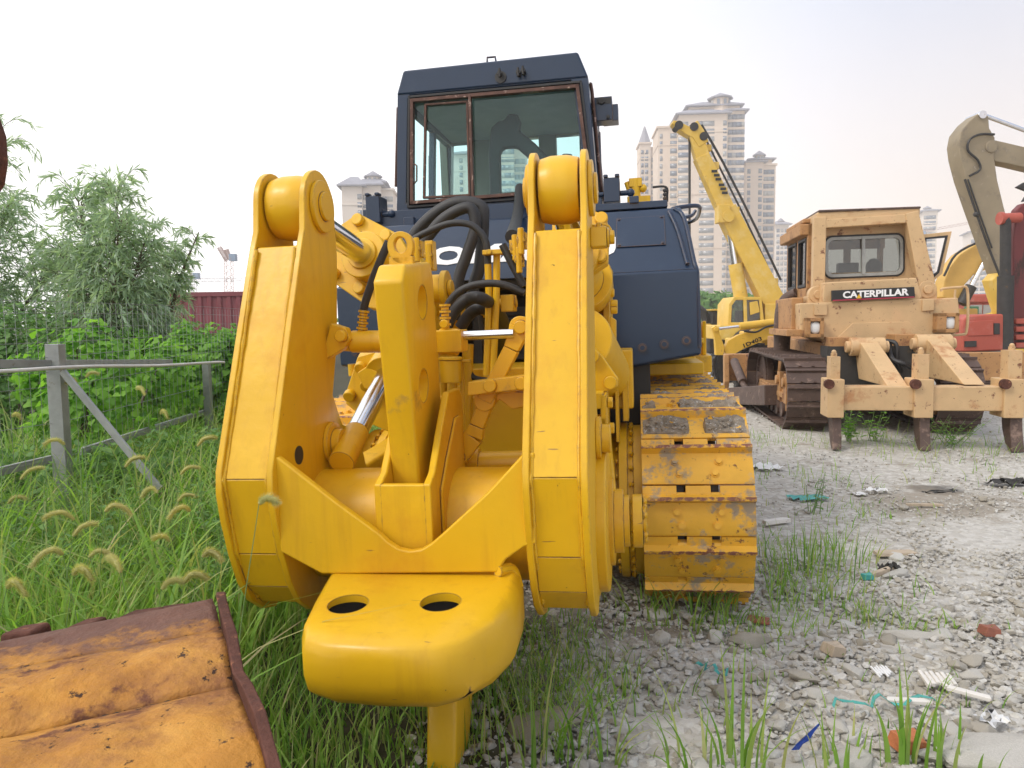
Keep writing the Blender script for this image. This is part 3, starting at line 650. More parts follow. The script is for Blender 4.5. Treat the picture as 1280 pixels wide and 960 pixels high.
# ---- cab
cab = MB()
ol = [(-.905, 2.20), (-.85, 3.12), (-.795, 3.275), (.42, 3.285), (.485, 3.11), (.535, 2.20)]
il = [(-.825, 2.37), (-.775, 3.09), (-.76, 3.11), (.37, 3.11), (.385, 3.09), (.45, 2.37)]
cab.ring([(a, 5.28, b) for a, b in ol], [(a, 5.28, b) for a, b in il], (0, .06, 0))
for sx in (0, 1):
    o2 = (ol[0], ol[1], ol[2]) if sx == 0 else (ol[5], ol[4], ol[3]); s_ = .05 if sx == 0 else -.05
    B, T, U = o2
    def quad(v0, v1, t0, t1):
        pa = V((B[0] + (T[0] - B[0]) * t0, v0, B[1] + (T[1] - B[1]) * t0)); pb = V((B[0] + (T[0] - B[0]) * t1, v0, B[1] + (T[1] - B[1]) * t1))
        cab.ext([pa, pb, pb + V((0, v1 - v0, 0)), pa + V((0, v1 - v0, 0))], (s_, 0, 0))
    quad(5.34, 6.75, 0, .22); quad(5.34, 5.46, .22, 1); quad(6.1, 6.16, .22, 1); quad(6.63, 6.75, .22, 1); quad(5.34, 6.75, .93, 1)
cab.box((-.86, 5.3, 2.2), (.50, 6.75, 2.26))
fx = [P(552, 200, 6.65).x, P(588, 200, 6.65).x, P(624, 200, 6.65).x, P(675, 200, 6.65).x, P(696, 200, 6.65).x, P(725, 200, 6.65).x]
zt, zb = P(600, 178, 6.65).z, P(600, 246, 6.65).z
cab.box((-.85, 6.64, zt), (.49, 6.72, 3.18)); cab.box((-.88, 6.64, 2.2), (.5, 6.72, zb))
for a, b in ((-.87, fx[0]), (fx[1], fx[2]), (fx[3], fx[4]), (fx[5], .5)):
    if b > a: cab.box((a, 6.64, zb - .01), (b, 6.72, zt + .01))
cabo = cab.build('cab', NV, dozer, bevel=.008)
m = MB(); m.py([(-.855, 3.115), (-.797, 3.28), (.423, 3.29), (.49, 3.115)], 5.272, 6.85); rf = m.build('cab_roof', NV, cabo, bevel=.016, seg=3)
m = MB(); m.box((-.79, 5.36, 3.085), (.42, 6.62, 3.105)); m.build('headliner', M['liner'], cabo)
m = MB()
for a, b in ((-.835, fx[0]), (fx[1], fx[2]), (fx[3], fx[4])): m.box((a, 6.60, zb), (b, 6.635, zt + .15))
m.box((-.80, 6.60, zt), (.43, 6.635, 3.08)); m.box((-.84, 5.36, 2.27), (.46, 6.6, 2.29)); m.box((-.84, 6.4, 2.27), (.46, 6.6, zb - .02))
m.build('cab_lining', M['interior'], cabo, bevel=.01)
m = MB(); a = P(478 + 110, 100, 5.5)
for i, (x, y) in enumerate(((607, 83),)):
    q = [P(604 + 5, 79, 5.45), P(609, 72, 5.45), P(619, 71, 5.45), P(620, 78, 5.45)]; m.tube([q[0], q[1], q[2], q[3]], .008, 8, 1)
m.build('roof_handle', NV, rf)
for (x, y, s_) in ((626, 94, 1), (649, 93, 0), (655, 91, 0)):
    m = MB(); c = P(x, y + 1, 5.275); m.cyl(c, c + V((0, -.05, .01)), .016, n=10); m.cyl(c + V((0, -.05, -.02)), c + V((0, -.05, .035)), .008, n=8)
    if s_: m.cyl(c + V((0, -.004, -.01)), c + V((0, -.014, -.01)), .04, n=16)
    m.build('lamp_socket', M['dark'], rf)
def frame_bars(name, pts, w, d, v, mm, par, closed=True):
    m = MB(); q = [V((a, v, b)) for a, b in pts]
    for i in range(len(q) if closed else len(q) - 1):
        a, b = q[i], q[(i + 1) % len(q)]; e = (b - a).normalized() * w / 2; m.bar(a - e, b + e, d, w, (1, 0, 0) if abs(e.z) > abs(e.x) else (0, 0, 1))
    return m.build(name, mm, par, bevel=.003)
wp = lambda x, y: (P(x, y, 5.27).x, P(x, y, 5.27).z)
fr = frame_bars('window_frame', [wp(516, 127), wp(722, 109), wp(738, 236), wp(516, 254)], .024, .05, 5.262, M['brownframe'], cabo)
fr['label'] = 'corroded brown metal window frame'
frame_bars('window_seal', [wp(512, 122), wp(726, 103), wp(743, 242), wp(511, 259)], .016, .035, 5.268, M['black_rubber'], fr)
frame_bars('window_mullion', [wp(588, 122), wp(592, 250)], .020, .05, 5.258, M['brownframe'], fr, False)
frame_bars('sliding_frame', [wp(532, 131), wp(584, 127), wp(587, 244), wp(530, 247)], .016, .03, 5.275, M['brownframe'], fr)
m = MB(); m.tube([P(518, 205, 5.24), P(521, 207, 5.22), P(521, 226, 5.22), P(518, 229, 5.24)], .006, 8, 1); m.build('window_handle', M['brownframe'], fr)
m = MB(); m.ext([(a, 5.285, b) for a, b in (wp(516, 127), wp(722, 109), wp(738, 236), wp(516, 254))], (0, .005, 0)); m.build('window_pane', M['glass'], fr)
m = MB(); m.box((-.85, 6.66, zb), (.48, 6.664, zt)); m.build('front_glass', M['glass_clear'], cabo)
for sx in (1,):
    m = MB(); x = -.855 if sx < 0 else .485; m.ext([(x - .015 * sx, 5.45, 2.42), (x + -.015 * sx, 6.65, 2.42), (x - .05 * sx, 6.65, 3.05), (x - .05 * sx, 5.45, 3.05)], (.004, 0, 0)); m.build('side_glass', M['glass_clear'], cabo)
m = MB(); m.ext([P(x, y, 5.8) for x, y in ((612, 258), (610, 190), (613, 160), (622, 151), (631, 149), (634, 142), (646, 141), (651, 152), (649, 163), (668, 178), (693, 203), (689, 213), (660, 197), (645, 184), (629, 185), (625, 192), (626, 258))], (0, .07, 0)); st = m.build('seat_silhouette', M['seat'], cabo, bevel=.02, seg=3)  # arched dark silhouette in the pane, its shade built as a seat-back shape
m = MB(); m.box((-.30, 5.9, 2.3), (.12, 6.4, 2.40)); m.build('seat_cushion', M['seat'], st, bevel=.03)
m = MB(); m.cyl(P(540, 195, 6.2), P(540, 235, 6.2), .03, n=10); m.build('control_lever', M['dark'], cabo)
for q in ([(.555, 5.36, 2.3), (.535, 5.36, 2.6), (.505, 5.36, 3.05), (.492, 5.36, 3.1)], [(-.912, 5.34, 2.5), (-.868, 5.34, 3.05)]): m = MB(); m.tube(q, .012, 8, 2); m.build('door_edge', M['brownframe'], cabo)
# work lamp at the right
m = MB(); a, b = P(740, 122, 5.45), P(762, 150, 5.45); m.box((a.x, 5.45, b.z), (b.x + .02, 5.60, a.z)); m.box((b.x - .05, 5.47, b.z - .0), (b.x + .06, 5.62, a.z - .05)); m.box((.49, 5.5, a.z - .1), (a.x, 5.53, a.z - .02)); lamp = m.build('work_lamp', NV, dozer, bevel=.006)
for q, r_ in (((752, 126), .022), ((760, 146), .012)): m = MB(); m.disc_stack(P(*q, 5.44), (0, -1, 0), [(-.01, .012, r_)]); m.build('lamp_knob', M['dark'], lamp)
m = MB(); m.box((a.x + .03, 5.447, a.z - .05), (a.x + .13, 5.452, a.z - .01)); m.build('lamp_socket', M['dark'], lamp)
# ================================================================== ground
CF = Frame((0, 0, 0), 0)
def gh(x, y):
    x = np.asarray(x, float); y = np.asarray(y, float)
    h = .018 * np.sin(x * 1.9 + .6) * np.cos(y * 1.3) + .012 * np.sin(x * 4.3 + y * 3.1) + .008 * np.sin(x * 9.1 - y * 7.3)
    h = h + .05 * np.exp(-(((x - 4.0) / .9) ** 2 + ((y - 6.0) / .5) ** 2)) - .03 * np.exp(-(((x - 3.3) / .6) ** 2 + ((y - 6.2) / .4) ** 2))
    return np.where(np.abs(x) < 60, h, 0) - .012
def axis(lo, hi, fine, c, n):
    k = np.linspace(-1, 1, n); s = np.sinh(k * 5.2) / math.sinh(5.2)
    return np.where(s < 0, c + (c - lo) * s, c + (hi - c) * s)
gx = axis(-1500, 1500, 0, 1.0, 420); gy = axis(-60, 2500, 0, 4.5, 420)
GX, GY = np.meshgrid(gx, gy); near = np.exp(-((GX - 1) ** 2 + (GY - 5) ** 2) / 200)
GZ = gh(GX, GY) + near * rng.normal(0, .004, GX.shape)
vv = np.stack([GX, GY, GZ], -1).reshape(-1, 3); n0 = 420
ii, jj = np.meshgrid(np.arange(n0 - 1), np.arange(n0 - 1)); b0 = (jj * n0 + ii).ravel()
ff = np.stack([b0, b0 + 1, b0 + n0 + 1, b0 + n0], 1)
gm, nt, b = new_mat('gravel_ground'); co = coords(nt)
col = mixc(nt, ramp(nt, noise(nt, co, .7, 6), .35, .65), (.46, .435, .39), (.34, .31, .262))
vo = nt.nodes.new('ShaderNodeTexVoronoi'); vo.inputs['Scale'].default_value = 26; nt.links.new(co, vo.inputs['Vector'])
vsep = nt.nodes.new('ShaderNodeSeparateColor'); nt.links.new(vo.outputs['Color'], vsep.inputs[0])
col = mixc(nt, ramp(nt, vsep.outputs[0], .2, 1.0), col, (.56, .54, .50))
col = mixc(nt, ramp(nt, vsep.outputs[1], .92, .96), col, (.40, .38, .345))
col = mixc(nt, ramp(nt, noise(nt, co, 1.6, 7), .60, .72), col, (.24, .20, .155))
col = mixc(nt, ramp(nt, noise(nt, co, 55, 4), .3, .7), mixc(nt, .22, col, (.18, .165, .14)), col)
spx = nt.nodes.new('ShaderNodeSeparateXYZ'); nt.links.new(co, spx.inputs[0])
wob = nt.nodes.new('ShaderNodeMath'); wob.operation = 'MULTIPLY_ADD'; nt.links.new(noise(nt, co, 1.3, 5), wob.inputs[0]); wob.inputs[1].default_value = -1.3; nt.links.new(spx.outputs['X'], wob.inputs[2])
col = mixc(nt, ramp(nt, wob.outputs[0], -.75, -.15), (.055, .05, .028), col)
def spot(x, y, r, c, col, wgt=1.0):
    d = nt.nodes.new('ShaderNodeVectorMath'); d.operation = 'DISTANCE'; nt.links.new(co, d.inputs[0]); d.inputs[1].default_value = (x, y, 0)
    a = nt.nodes.new('ShaderNodeMath'); a.operation = 'MULTIPLY_ADD'; nt.links.new(noise(nt, co, 3.5, 6), a.inputs[0]); a.inputs[1].default_value = r * 1.4; nt.links.new(d.outputs['Value'], a.inputs[2])
    mr = nt.nodes.new('ShaderNodeMapRange'); mr.inputs['From Min'].default_value = r * 1.45; mr.inputs['From Max'].default_value = r * 1.15; mr.inputs['To Max'].default_value = wgt
    nt.links.new(a.outputs[0], mr.inputs['Value']); return mixc(nt, mr.outputs['Result'], col, c)
g1 = G(1175, 612); g2 = G(1262, 606); g3 = G(1200, 640); g4 = G(820, 770)
col = spot(g1.x, g1.y, .35, (.07, .065, .06), col, .8); col = spot(g2.x, g2.y, .25, (.06, .06, .06), col, .8); col = spot(g3.x, g3.y + .3, .9, (.25, .21, .16), col, .7)
col = spot(g4.x, g4.y, .55, (.17, .14, .10), col, .8)
nt.links.new(col, b.inputs['Base Color']); b.inputs['Roughness'].default_value = .92; b.inputs['Specular IOR Level'].default_value = .25
bn = nt.nodes.new('ShaderNodeBump'); bn.inputs['Strength'].default_value = .55; bn.inputs['Distance'].default_value = .015
ms = nt.nodes.new('ShaderNodeMath'); ms.operation = 'SUBTRACT'; nt.links.new(noise(nt, co, 40, 8), ms.inputs[0]); nt.links.new(vo.outputs['Distance'], ms.inputs[1])
nt.links.new(ms.outputs[0], bn.inputs['Height']); nt.links.new(bn.outputs[0], b.inputs['Normal'])
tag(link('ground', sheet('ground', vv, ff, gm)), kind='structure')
# ================================================================== stones
def rock_mat(name, cs):
    m, nt, b = new_mat(name); co = coords(nt, True)
    geo = nt.nodes.new('ShaderNodeNewGeometry'); cr = nt.nodes.new('ShaderNodeValToRGB'); cr.color_ramp.interpolation = 'LINEAR'
    el = cr.color_ramp.elements; el[0].color = (*cs[0], 1); el[1].color = (*cs[-1], 1)
    for i, c in enumerate(cs[1:-1]): e = el.new((i + 1) / (len(cs) - 1)); e.color = (*c, 1)
    nt.links.new(geo.outputs['Random Per Island'], cr.inputs[0])
    c = mixc(nt, ramp(nt, noise(nt, co, 45, 6), .35, .7), cr.outputs[0], mixc(nt, .45, cr.outputs[0], (.2, .18, .15)))
    nt.links.new(c, b.inputs['Base Color']); b.inputs['Roughness'].default_value = .9; b.inputs['Specular IOR Level'].default_value = .25
    bn = nt.nodes.new('ShaderNodeBump'); bn.inputs['Strength'].default_value = .5; bn.inputs['Distance'].default_value = .005
    nt.links.new(noise(nt, co, 90, 5), bn.inputs['Height']); nt.links.new(bn.outputs[0], b.inputs['Normal']); return m
M['stone'] = rock_mat('crushed_grey_stone', [(.50, .485, .44), (.40, .385, .35), (.57, .55, .51), (.45, .425, .37), (.33, .295, .235), (.53, .51, .46), (.43, .415, .39), (.61, .60, .565)])
def hull_rock(seed, n=16):
    r_ = random.Random(seed); bm = bmesh.new()
    for _ in range(n):
        d = V((r_.gauss(0, 1), r_.gauss(0, 1), r_.gauss(0, 1))).normalized(); k = r_.uniform(.8, 1.1)
        bm.verts.new((d.x * k, d.y * k * .8, d.z * k * .68))
    bmesh.ops.convex_hull(bm, input=bm.verts)
    for v_ in [v_ for v_ in bm.verts if not v_.link_faces]: bm.verts.remove(v_)
    bmesh.ops.triangulate(bm, faces=bm.faces); bmesh.ops.recalc_face_normals(bm, faces=bm.faces)
    return bm
hv = []
for s_ in range(14):
    bm = hull_rock(s_); bm.verts.index_update()
    hv.append((np.array([v_.co[:] for v_ in bm.verts]), np.array([[v_.index for v_ in f.verts] for f in bm.faces]))); bm.free()
def in_track(x, y):
    l = (x - (-.74 + .0)) ; u = x * math.cos(R(9.5)) - y * math.sin(R(9.5)) + .74; v_ = x * math.sin(R(9.5)) + y * math.cos(R(9.5))
    return (abs(abs(u) - 1.085) < .30) & (v_ > 4.0) & (v_ < 8.4)
def scatter_rocks(xs, ys, sz, name, keep=None):
    V_, F_ = [], []; n = 0
    for x, y, s_ in zip(xs, ys, sz):
        v_, f = hv[rng.integers(14)]; a = rng.uniform(0, 2 * PI); c, sn = math.cos(a), math.sin(a)
        st = rng.uniform(.7, 1.3, 3); p = v_ * st * s_; q = np.stack([p[:, 0] * c - p[:, 1] * sn + x, p[:, 0] * sn + p[:, 1] * c + y, p[:, 2] + float(gh(x, y)) + s_ * .34], 1)
        V_.append(q); F_.append(f + n); n += len(q)
    me = sheet(name, np.concatenate(V_), np.concatenate(F_), M['stone'], False); return link(name, me)
def gravel_field(n, y0, y1, smin, smax, dens=None, p=1.0):
    y = y0 + (y1 - y0) * rng.random(n) ** p; lo, hi = -.15, .74
    x = (lo + (hi - lo) * rng.random(n)) * y; k = (x > -.35 + .25 * np.sin(y * 2.3))
    x, y = x[k], y[k]; s_ = smin + (smax - smin) * rng.random(len(x)) ** 3
    return x, y, s_
X1 = [gravel_field(14000, 2.2, 4.8, .005, .028), gravel_field(12000, 4.2, 8.5, .006, .020), gravel_field(3500, 7, 13, .01, .03)]
# thin the packed-earth area in the middle distance
xs, ys, zs = [np.concatenate([a[i] for a in X1]) for i in range(3)]
den = np.where(ys > 4.7, .25 + .75 * (np.sin(xs * 1.7 + 2) * np.cos(ys * 1.1) > .1), 1); k = rng.random(len(xs)) < den
xs, ys, zs = xs[k], ys[k], zs[k]
tag(scatter_rocks(xs, ys, zs, 'gravel'), 'loose crushed grey gravel covering the yard', 'gravel', kind='stuff')
big = []
for s_ in range(10):
    bm = hull_rock(100 + s_, 18); bmesh.ops.bevel(bm, geom=bm.edges[:] , offset=.05, segments=1, affect='EDGES')
    me = bpy.data.meshes.new('stone'); bm.to_mesh(me); bm.free(); me.materials.append(M['stone']); big.append(me)
placed = []
def place_stone(x, y, s_, lab, grp=None, me=None, sc=None, mt=None):
    o = link('stone', me or big[random.randrange(10)]); o.location = (x, y, float(gh(x, y)) + s_ * .2); o.rotation_euler = (random.uniform(-.3, .3), random.uniform(-.3, .3), random.uniform(0, 6.3))
    o.scale = sc or (s_ * random.uniform(.85, 1.3), s_ * random.uniform(.85, 1.2), s_ * random.uniform(.6, 1.1)); tag(o, lab, 'stone', grp); placed.append((x, y)); return o
GR = 'loose stones lying on the gravel'
cnt = 0
while cnt < 250:
    px_ = random.uniform(640, 1280); py_ = 765 + 195 * random.random() ** .8
    if random.random() < .12: py_ = random.uniform(600, 765); px_ = random.uniform(960, 1280)
    g = G(px_, py_)
    if px_ < 760 and random.random() < .75: continue
    if px_ < 960 and py_ < 790: continue
    s_ = random.uniform(.018, .036) if random.random() < .82 else random.uniform(.04, .065)
    place_stone(g.x, g.y, s_, 'pale angular stone lying loose among the grey gravel', GR); cnt += 1
for (px_, py_, s_, lab, sc) in (
    (1245, 955, .17, 'wide flat pale slab of stone at the bottom right corner of the gravel', (.26, .14, .06)),
    (685, 905, .14, 'broad flat buff stone half buried beside the grass under the ripper', (.17, .14, .05)),
    (1140, 795, .1, 'long pinkish slab of broken stone lying between grey stones', (.16, .05, .04)),
    (940, 800, .1, 'large pale block of stone just behind the tallest grass blades', (.13, .08, .07)),
    (1120, 715, .08, 'brown lump of rock beside a stick in the dusty middle of the yard', (.11, .06, .05)),
    (1060, 950, .09, 'smooth rounded grey stone at the front of the gravel beside a grass tuft', (.11, .09, .07)),
    (820, 770, .06, 'pale round stone close behind the ripper and the track', (.08, .07, .05)),
    (1190, 955, .09, 'flat grey stone next to the orange brick piece', (.12, .09, .05))):
    g = G(px_, py_); place_stone(g.x, g.y, s_, lab, None, sc=sc).rotation_euler = (0, 0, random.uniform(-.4, .4))
# ================================================================== litter on the gravel
def flat_item(name, lab, cat, px_, py_, size, m, rot=0., tilt=(0, 0), shape=None, lift=.012):
    g = G(px_, py_); mb = MB(); w, l, h = size
    if shape == 'brick':
        mb.loft([[(-w / 2, -l / 2, 0), (w / 2 * .8, -l / 2 * 1.1, 0), (w / 2, l / 2 * .7, 0), (w * .1, l / 2, 0), (-w / 2, l / 2 * .8, 0)], [(-w / 2 * .9, -l / 2 * .9, h), (w / 2 * .7, -l / 2, h * .8), (w / 2 * .9, l / 2 * .6, h), (w * .1, l / 2 * .9, h * .7), (-w / 2 * .9, l / 2 * .7, h * .9)]])
    elif shape == 'ribbon':
        k = 14; pts = [V((-w / 2 + w * i / k, l * .5 * math.sin(i * 1.3 + px_), h * (1 + math.sin(i * 2.1)))) for i in range(k + 1)]
        for i in range(k): mb.ext([pts[i] + V((0, -.008, 0)), pts[i + 1] + V((0, -.008 - .006 * (i % 2), .004)), pts[i + 1] + V((0, .010, .0)), pts[i] + V((0, .010, .003))], (0, 0, .002))
    elif shape == 'ridged':
        for i in range(6): mb.box((-w / 2 + w * i / 6, -l / 2 + .01 * (i % 3), 0), (-w / 2 + w * (i + .7) / 6, l / 2 - .008 * (i % 2), h)); 
        mb.box((-w / 2, -l / 2 + .02, 0), (w / 2 * .98, l / 2 - .02, h * .6))
    elif shape == 'crumple':
        n_ = 7; r2 = random.Random(px_)
        pts = [[(-w / 2 + w * i / (n_ - 1) + r2.uniform(-.01, .01), -l / 2 + l * j / (n_ - 1) + r2.uniform(-.01, .01), h * r2.random()) for i in range(n_)] for j in range(n_)]
        vs = [p for r0 in pts for p in r0]; mb.add(vs, [(j * n_ + i, j * n_ + i + 1, (j + 1) * n_ + i + 1, (j + 1) * n_ + i) for j in range(n_ - 1) for i in range(n_ - 1) if r2.random() > .12])
    else:
        mb.loft([[(-w / 2, -l / 2 * .9, 0), (w / 2, -l / 2, 0), (w / 2 * .96, l / 2 * .8, 0), (-w / 2 * .93, l / 2, 0)], [(-w / 2, -l / 2 * .8, h), (w / 2, -l / 2 * .9, h), (w / 2 * .93, l / 2 * .8, h), (-w / 2 * .9, l / 2 * .9, h)]])
    o = mb.build(name, m, bevel=0 if shape in ('ribbon', 'crumple') else .003); o.location = (g.x, g.y, float(gh(g.x, g.y)) + lift); o.rotation_euler = (tilt[0], tilt[1], rot)
    return tag(o, lab, cat)
M['wood'] = mat('weathered_wood', (.42, .34, .25), .8, var=.2, scale=10, stretch=(1, 8, 1))
M['paintwood'] = mat('white_painted_wood', (.66, .63, .58), .6, var=.1, layers=(((.3, .22, .16), 18, .62, .06, .8),))
M['brick'] = mat('orange_brick', (.50, .17, .07), .85, var=.2, scale=20, bump=.4, layers=(((.35, .3, .26), 25, .62, .06, .9),))
M['brickred'] = mat('dull_red_brick', (.27, .10, .065), .85, var=.2, scale=20, bump=.4)
M['bluepl'] = mat('blue_plastic', (.02, .07, .42), .35, var=.2, scale=15)
M['tealpl'] = mat('teal_plastic_net', (.06, .32, .29), .5, var=.25, scale=30)
M['whitepl'] = mat('white_plastic', (.68, .68, .67), .4, var=.06)
M['blackash'] = mat('charred_rubbish', (.035, .033, .03), .9, var=.4, scale=40, bump=.5)
g = G(992, 940); m = MB(); pr = [(0, 0), (.012, .03), (.020, .06), (.040, .10), (.052, .135), (.06, .12), (.05, .09), (.045, .055), (.035, .03), (.03, .005)]
m.ext([(x - .01, .004 * math.sin(z * 70), z) for x, z in pr], (.003, .003, 0)); o = m.build('plastic_strip', M['bluepl']); o.location = (g.x, g.y, .005); o.rotation_euler = (.3, .25, .2); tag(o, 'bright blue torn plastic strip standing between the stones', 'plastic strip')
flat_item('plastic_sheet', 'small white ridged plastic piece lying on the gravel', 'plastic piece', 1103, 843, (.075, .07, .008), M['whitepl'], .15, (.25, 0), 'ridged', .03)
flat_item('wooden_board', 'white grooved board with a reddish edge near the right side of the gravel', 'board', 1173, 858, (.13, .10, .018), M['paintwood'], -.1, (.15, .05), 'ridged', .03)
flat_item('wooden_strip', 'curved white painted wood strip in front of the grooved board', 'wood strip', 1210, 881, (.15, .03, .015), M['paintwood'], -.5, (.1, .08), lift=.04)
flat_item('wooden_strip', 'short buff wood strip caught in the teal netting', 'wood strip', 1136, 890, (.17, .03, .015), M['paintwood'], -.12, (.1, 0), lift=.04)
flat_item('brick_piece', 'broken bright orange brick at the bottom of the gravel', 'brick', 1132, 938, (.11, .09, .055), M['brick'], .3, (.1, .1), 'brick')
flat_item('brick_piece', 'small dull red brick piece on the right of the gravel', 'brick', 1236, 799, (.085, .07, .045), M['brickred'], .1, (0, .1), 'brick')
flat_item('brick_piece', 'flat reddish tile fragment beside the track and the grass', 'tile fragment', 948, 774, (.11, .07, .012), M['brickred'], -.4, (.1, 0))
flat_item('wood_chunk', 'splintered brown wood chunk between pale stones', 'wood chunk', 1040, 817, (.10, .08, .05), M['wood'], .5, (.1, .2), 'brick')
flat_item('netting', 'teal plastic net ribbon trailing over the stones', 'netting', 1105, 893, (.42, .07, .012), M['tealpl'], .05, (0, 0), 'ribbon', .045)
flat_item('netting', 'short teal plastic ribbon beside the dark green scrap', 'netting', 890, 842, (.14, .05, .012), M['tealpl'], -.8, (0, 0), 'ribbon', .03)
flat_item('rag', 'crumpled white plastic bag at the right edge of the gravel', 'plastic bag', 1240, 912, (.10, .08, .03), M['whitepl'], .3, (0, 0), 'crumple', .02)
flat_item('bottle_cap', 'dark blue plastic lid beside the block of stone', 'lid', 947, 798, (.045, .04, .02), M['bluepl'], .3, (.2, 0), 'brick')
flat_item('paper_scrap', 'round white paper scrap nearest the dusty patch', 'paper scrap', 1072, 616, (.13, .10, .01), M['whitepl'], .3, (0, 0), 'crumple', .01)
flat_item('paper_scrap', 'white folded scrap right of the round paper scrap', 'paper scrap', 1095, 614, (.17, .10, .03), M['whitepl'], -.2, (0, 0), 'crumple', .01)
flat_item('rag', 'teal torn cloth lying on the gravel near the weeds', 'rag', 1010, 622, (.30, .16, .02), M['tealpl'], .1, (0, 0), 'crumple', .01)
flat_item('rag', 'crumpled white sheet close to the track of the yellow bulldozer', 'plastic sheet', 956, 586, (.28, .3, .03), M['whitepl'], .3, (0, 0), 'crumple', .01)
flat_item('wooden_plank', 'pale flat plank in the middle of the dusty yard', 'plank', 1118, 690, (.26, .09, .02), M['wood'], .05)
flat_item('wooden_strip', 'thin pale batten on the dusty patch behind the weeds', 'batten', 1155, 634, (.28, .03, .02), M['wood'], -.15)
flat_item('wooden_strip', 'short white batten lying left of the tall weeds', 'batten', 970, 653, (.22, .06, .03), M['paintwood'], .35)
flat_item('stick', 'dark stick with charred end in the middle of the gravel', 'stick', 1098, 715, (.24, .035, .03), M['wood'], .45, (0, -.1))
flat_item('plastic_cup', 'crushed teal plastic cup beside the dark stick', 'cup', 1084, 720, (.07, .05, .035), M['tealpl'], .2, (0, 0), 'brick')
flat_item('charred_rubbish', 'small black heap of burnt rubbish at the end of the stick', 'burnt rubbish', 1112, 711, (.12, .08, .06), M['blackash'], .2, (0, 0), 'crumple')
flat_item('charred_rubbish', 'black heap of burnt rubbish on the right of the yard', 'burnt rubbish', 1258, 607, (.30, .16, .06), M['blackash'], .2, (0, 0), 'crumple')
flat_item('charred_rubbish', 'dark flattened burnt heap on the dusty patch', 'burnt rubbish', 1176, 614, (.30, .10, .03), M['blackash'], .1, (0, 0), 'crumple')
# ================================================================== plants
def leaf_mat(name, cs, trans=.35, rough=.55):
    m, nt, b = new_mat(name); o = [n for n in nt.nodes if n.type == 'OUTPUT_MATERIAL'][0]
    geo = nt.nodes.new('ShaderNodeNewGeometry'); cr = nt.nodes.new('ShaderNodeValToRGB'); el = cr.color_ramp.elements
    el[0].color = (*cs[0], 1); el[1].color = (*cs[-1], 1)
    for i, c in enumerate(cs[1:-1]): e = el.new((i + 1) / (len(cs) - 1)); e.color = (*c, 1)
    nt.links.new(geo.outputs['Random Per Island'], cr.inputs[0]); nt.links.new(cr.outputs[0], b.inputs['Base Color'])
    b.inputs['Roughness'].default_value = rough; b.inputs['Specular IOR Level'].default_value = .3
    tr = nt.nodes.new('ShaderNodeBsdfTranslucent'); nt.links.new(mixc(nt, 1, cr.outputs[0], (1.25, 1.35, .7), 'MULTIPLY'), tr.inputs[0])
    mx = nt.nodes.new('ShaderNodeMixShader'); mx.inputs[0].default_value = trans; nt.links.new(b.outputs[0], mx.inputs[1]); nt.links.new(tr.outputs[0], mx.inputs[2]); nt.links.new(mx.outputs[0], o.inputs[0])
    return m
M['grass'] = leaf_mat('grass_blades', [(.15, .31, .05), (.26, .44, .07), (.10, .22, .035), (.34, .50, .12), (.20, .37, .06), (.42, .44, .17), (.17, .33, .06), (.50, .44, .24)], .45)
M['willow'] = leaf_mat('willow_leaves', [(.30, .40, .29), (.40, .50, .38), (.34, .45, .33), (.50, .60, .48)], .5)  # greens paled so the leaf colour itself carries haze and flare
M['vine'] = leaf_mat('vine_leaves', [(.17, .37, .05), (.30, .54, .08), (.11, .27, .04), (.24, .46, .07)], .5)
M['bush'] = leaf_mat('bush_leaves', [(.10, .21, .06), (.16, .30, .08), (.11, .23, .07), (.23, .38, .11)], .42)
M['stem'] = mat('green_stem', (.16, .26, .08), .6)
M['bark'] = mat('bark', (.13, .10, .07), .9, var=.3, scale=12, bump=.5)
M['seed'] = leaf_mat('foxtail_seed', [(.50, .52, .20), (.66, .60, .30), (.56, .54, .24)], .35)
def blades(x, y, z, h, w, lean, az=None, segs=4, droop=1.6):
    "curved tapering blades; arrays of equal length"
    n = len(x); az = rng.uniform(0, 2 * PI, n) if az is None else az
    t = np.linspace(0, 1, segs + 1)[None, :]; L = (lean * h)[:, None]
    out = L * t ** droop; zz = z[:, None] + h[:, None] * (t - .25 * (lean[:, None]) * t ** 3)
    cx = x[:, None] + out * np.cos(az)[:, None]; cy = y[:, None] + out * np.sin(az)[:, None]
    ww = (w[:, None] * np.clip(1.15 - t ** 1.5 * 1.1, .04, 1)) / 2; fa = az + PI / 2 + rng.uniform(-.7, .7, n)
    dx = np.cos(fa)[:, None] * ww; dy = np.sin(fa)[:, None] * ww
    A_ = np.stack([cx - dx, cy - dy, zz], -1); B_ = np.stack([cx + dx, cy + dy, zz], -1)
    vs = np.stack([A_, B_], 2).reshape(n, -1, 3); k = 2 * (segs + 1)
    base = (np.arange(n) * k)[:, None]; i = np.arange(segs)[None, :] * 2
    f = np.stack([base + i, base + i + 1, base + i + 3, base + i + 2], -1).reshape(-1, 4)
    return vs.reshape(-1, 3), f
def merge(parts):
    V_, F_, n = [], [], 0
    for v_, f in parts: V_.append(v_); F_.append(f + n); n += len(v_)
    return np.concatenate(V_), np.concatenate(F_)
def dozer_clear(x, y):
    u = x * math.cos(R(9.5)) - y * math.sin(R(9.5)) + .74; v_ = x * math.sin(R(9.5)) + y * math.cos(R(9.5))
    under = (np.abs(u) < 1.42) & (v_ > 3.9) & (v_ < 9.3); return ~under
def bound(y): return -.20 + .18 * np.sin(y * 2.1 + 1) + .1 * np.sin(y * 5.7)
parts = []
n = 52000; y = 1.9 + 9.0 * rng.random(n) ** 1.25; x = bound(y) - (.02 + 6.5 * rng.random(n) ** 1.15) * (y / 4) ** .35
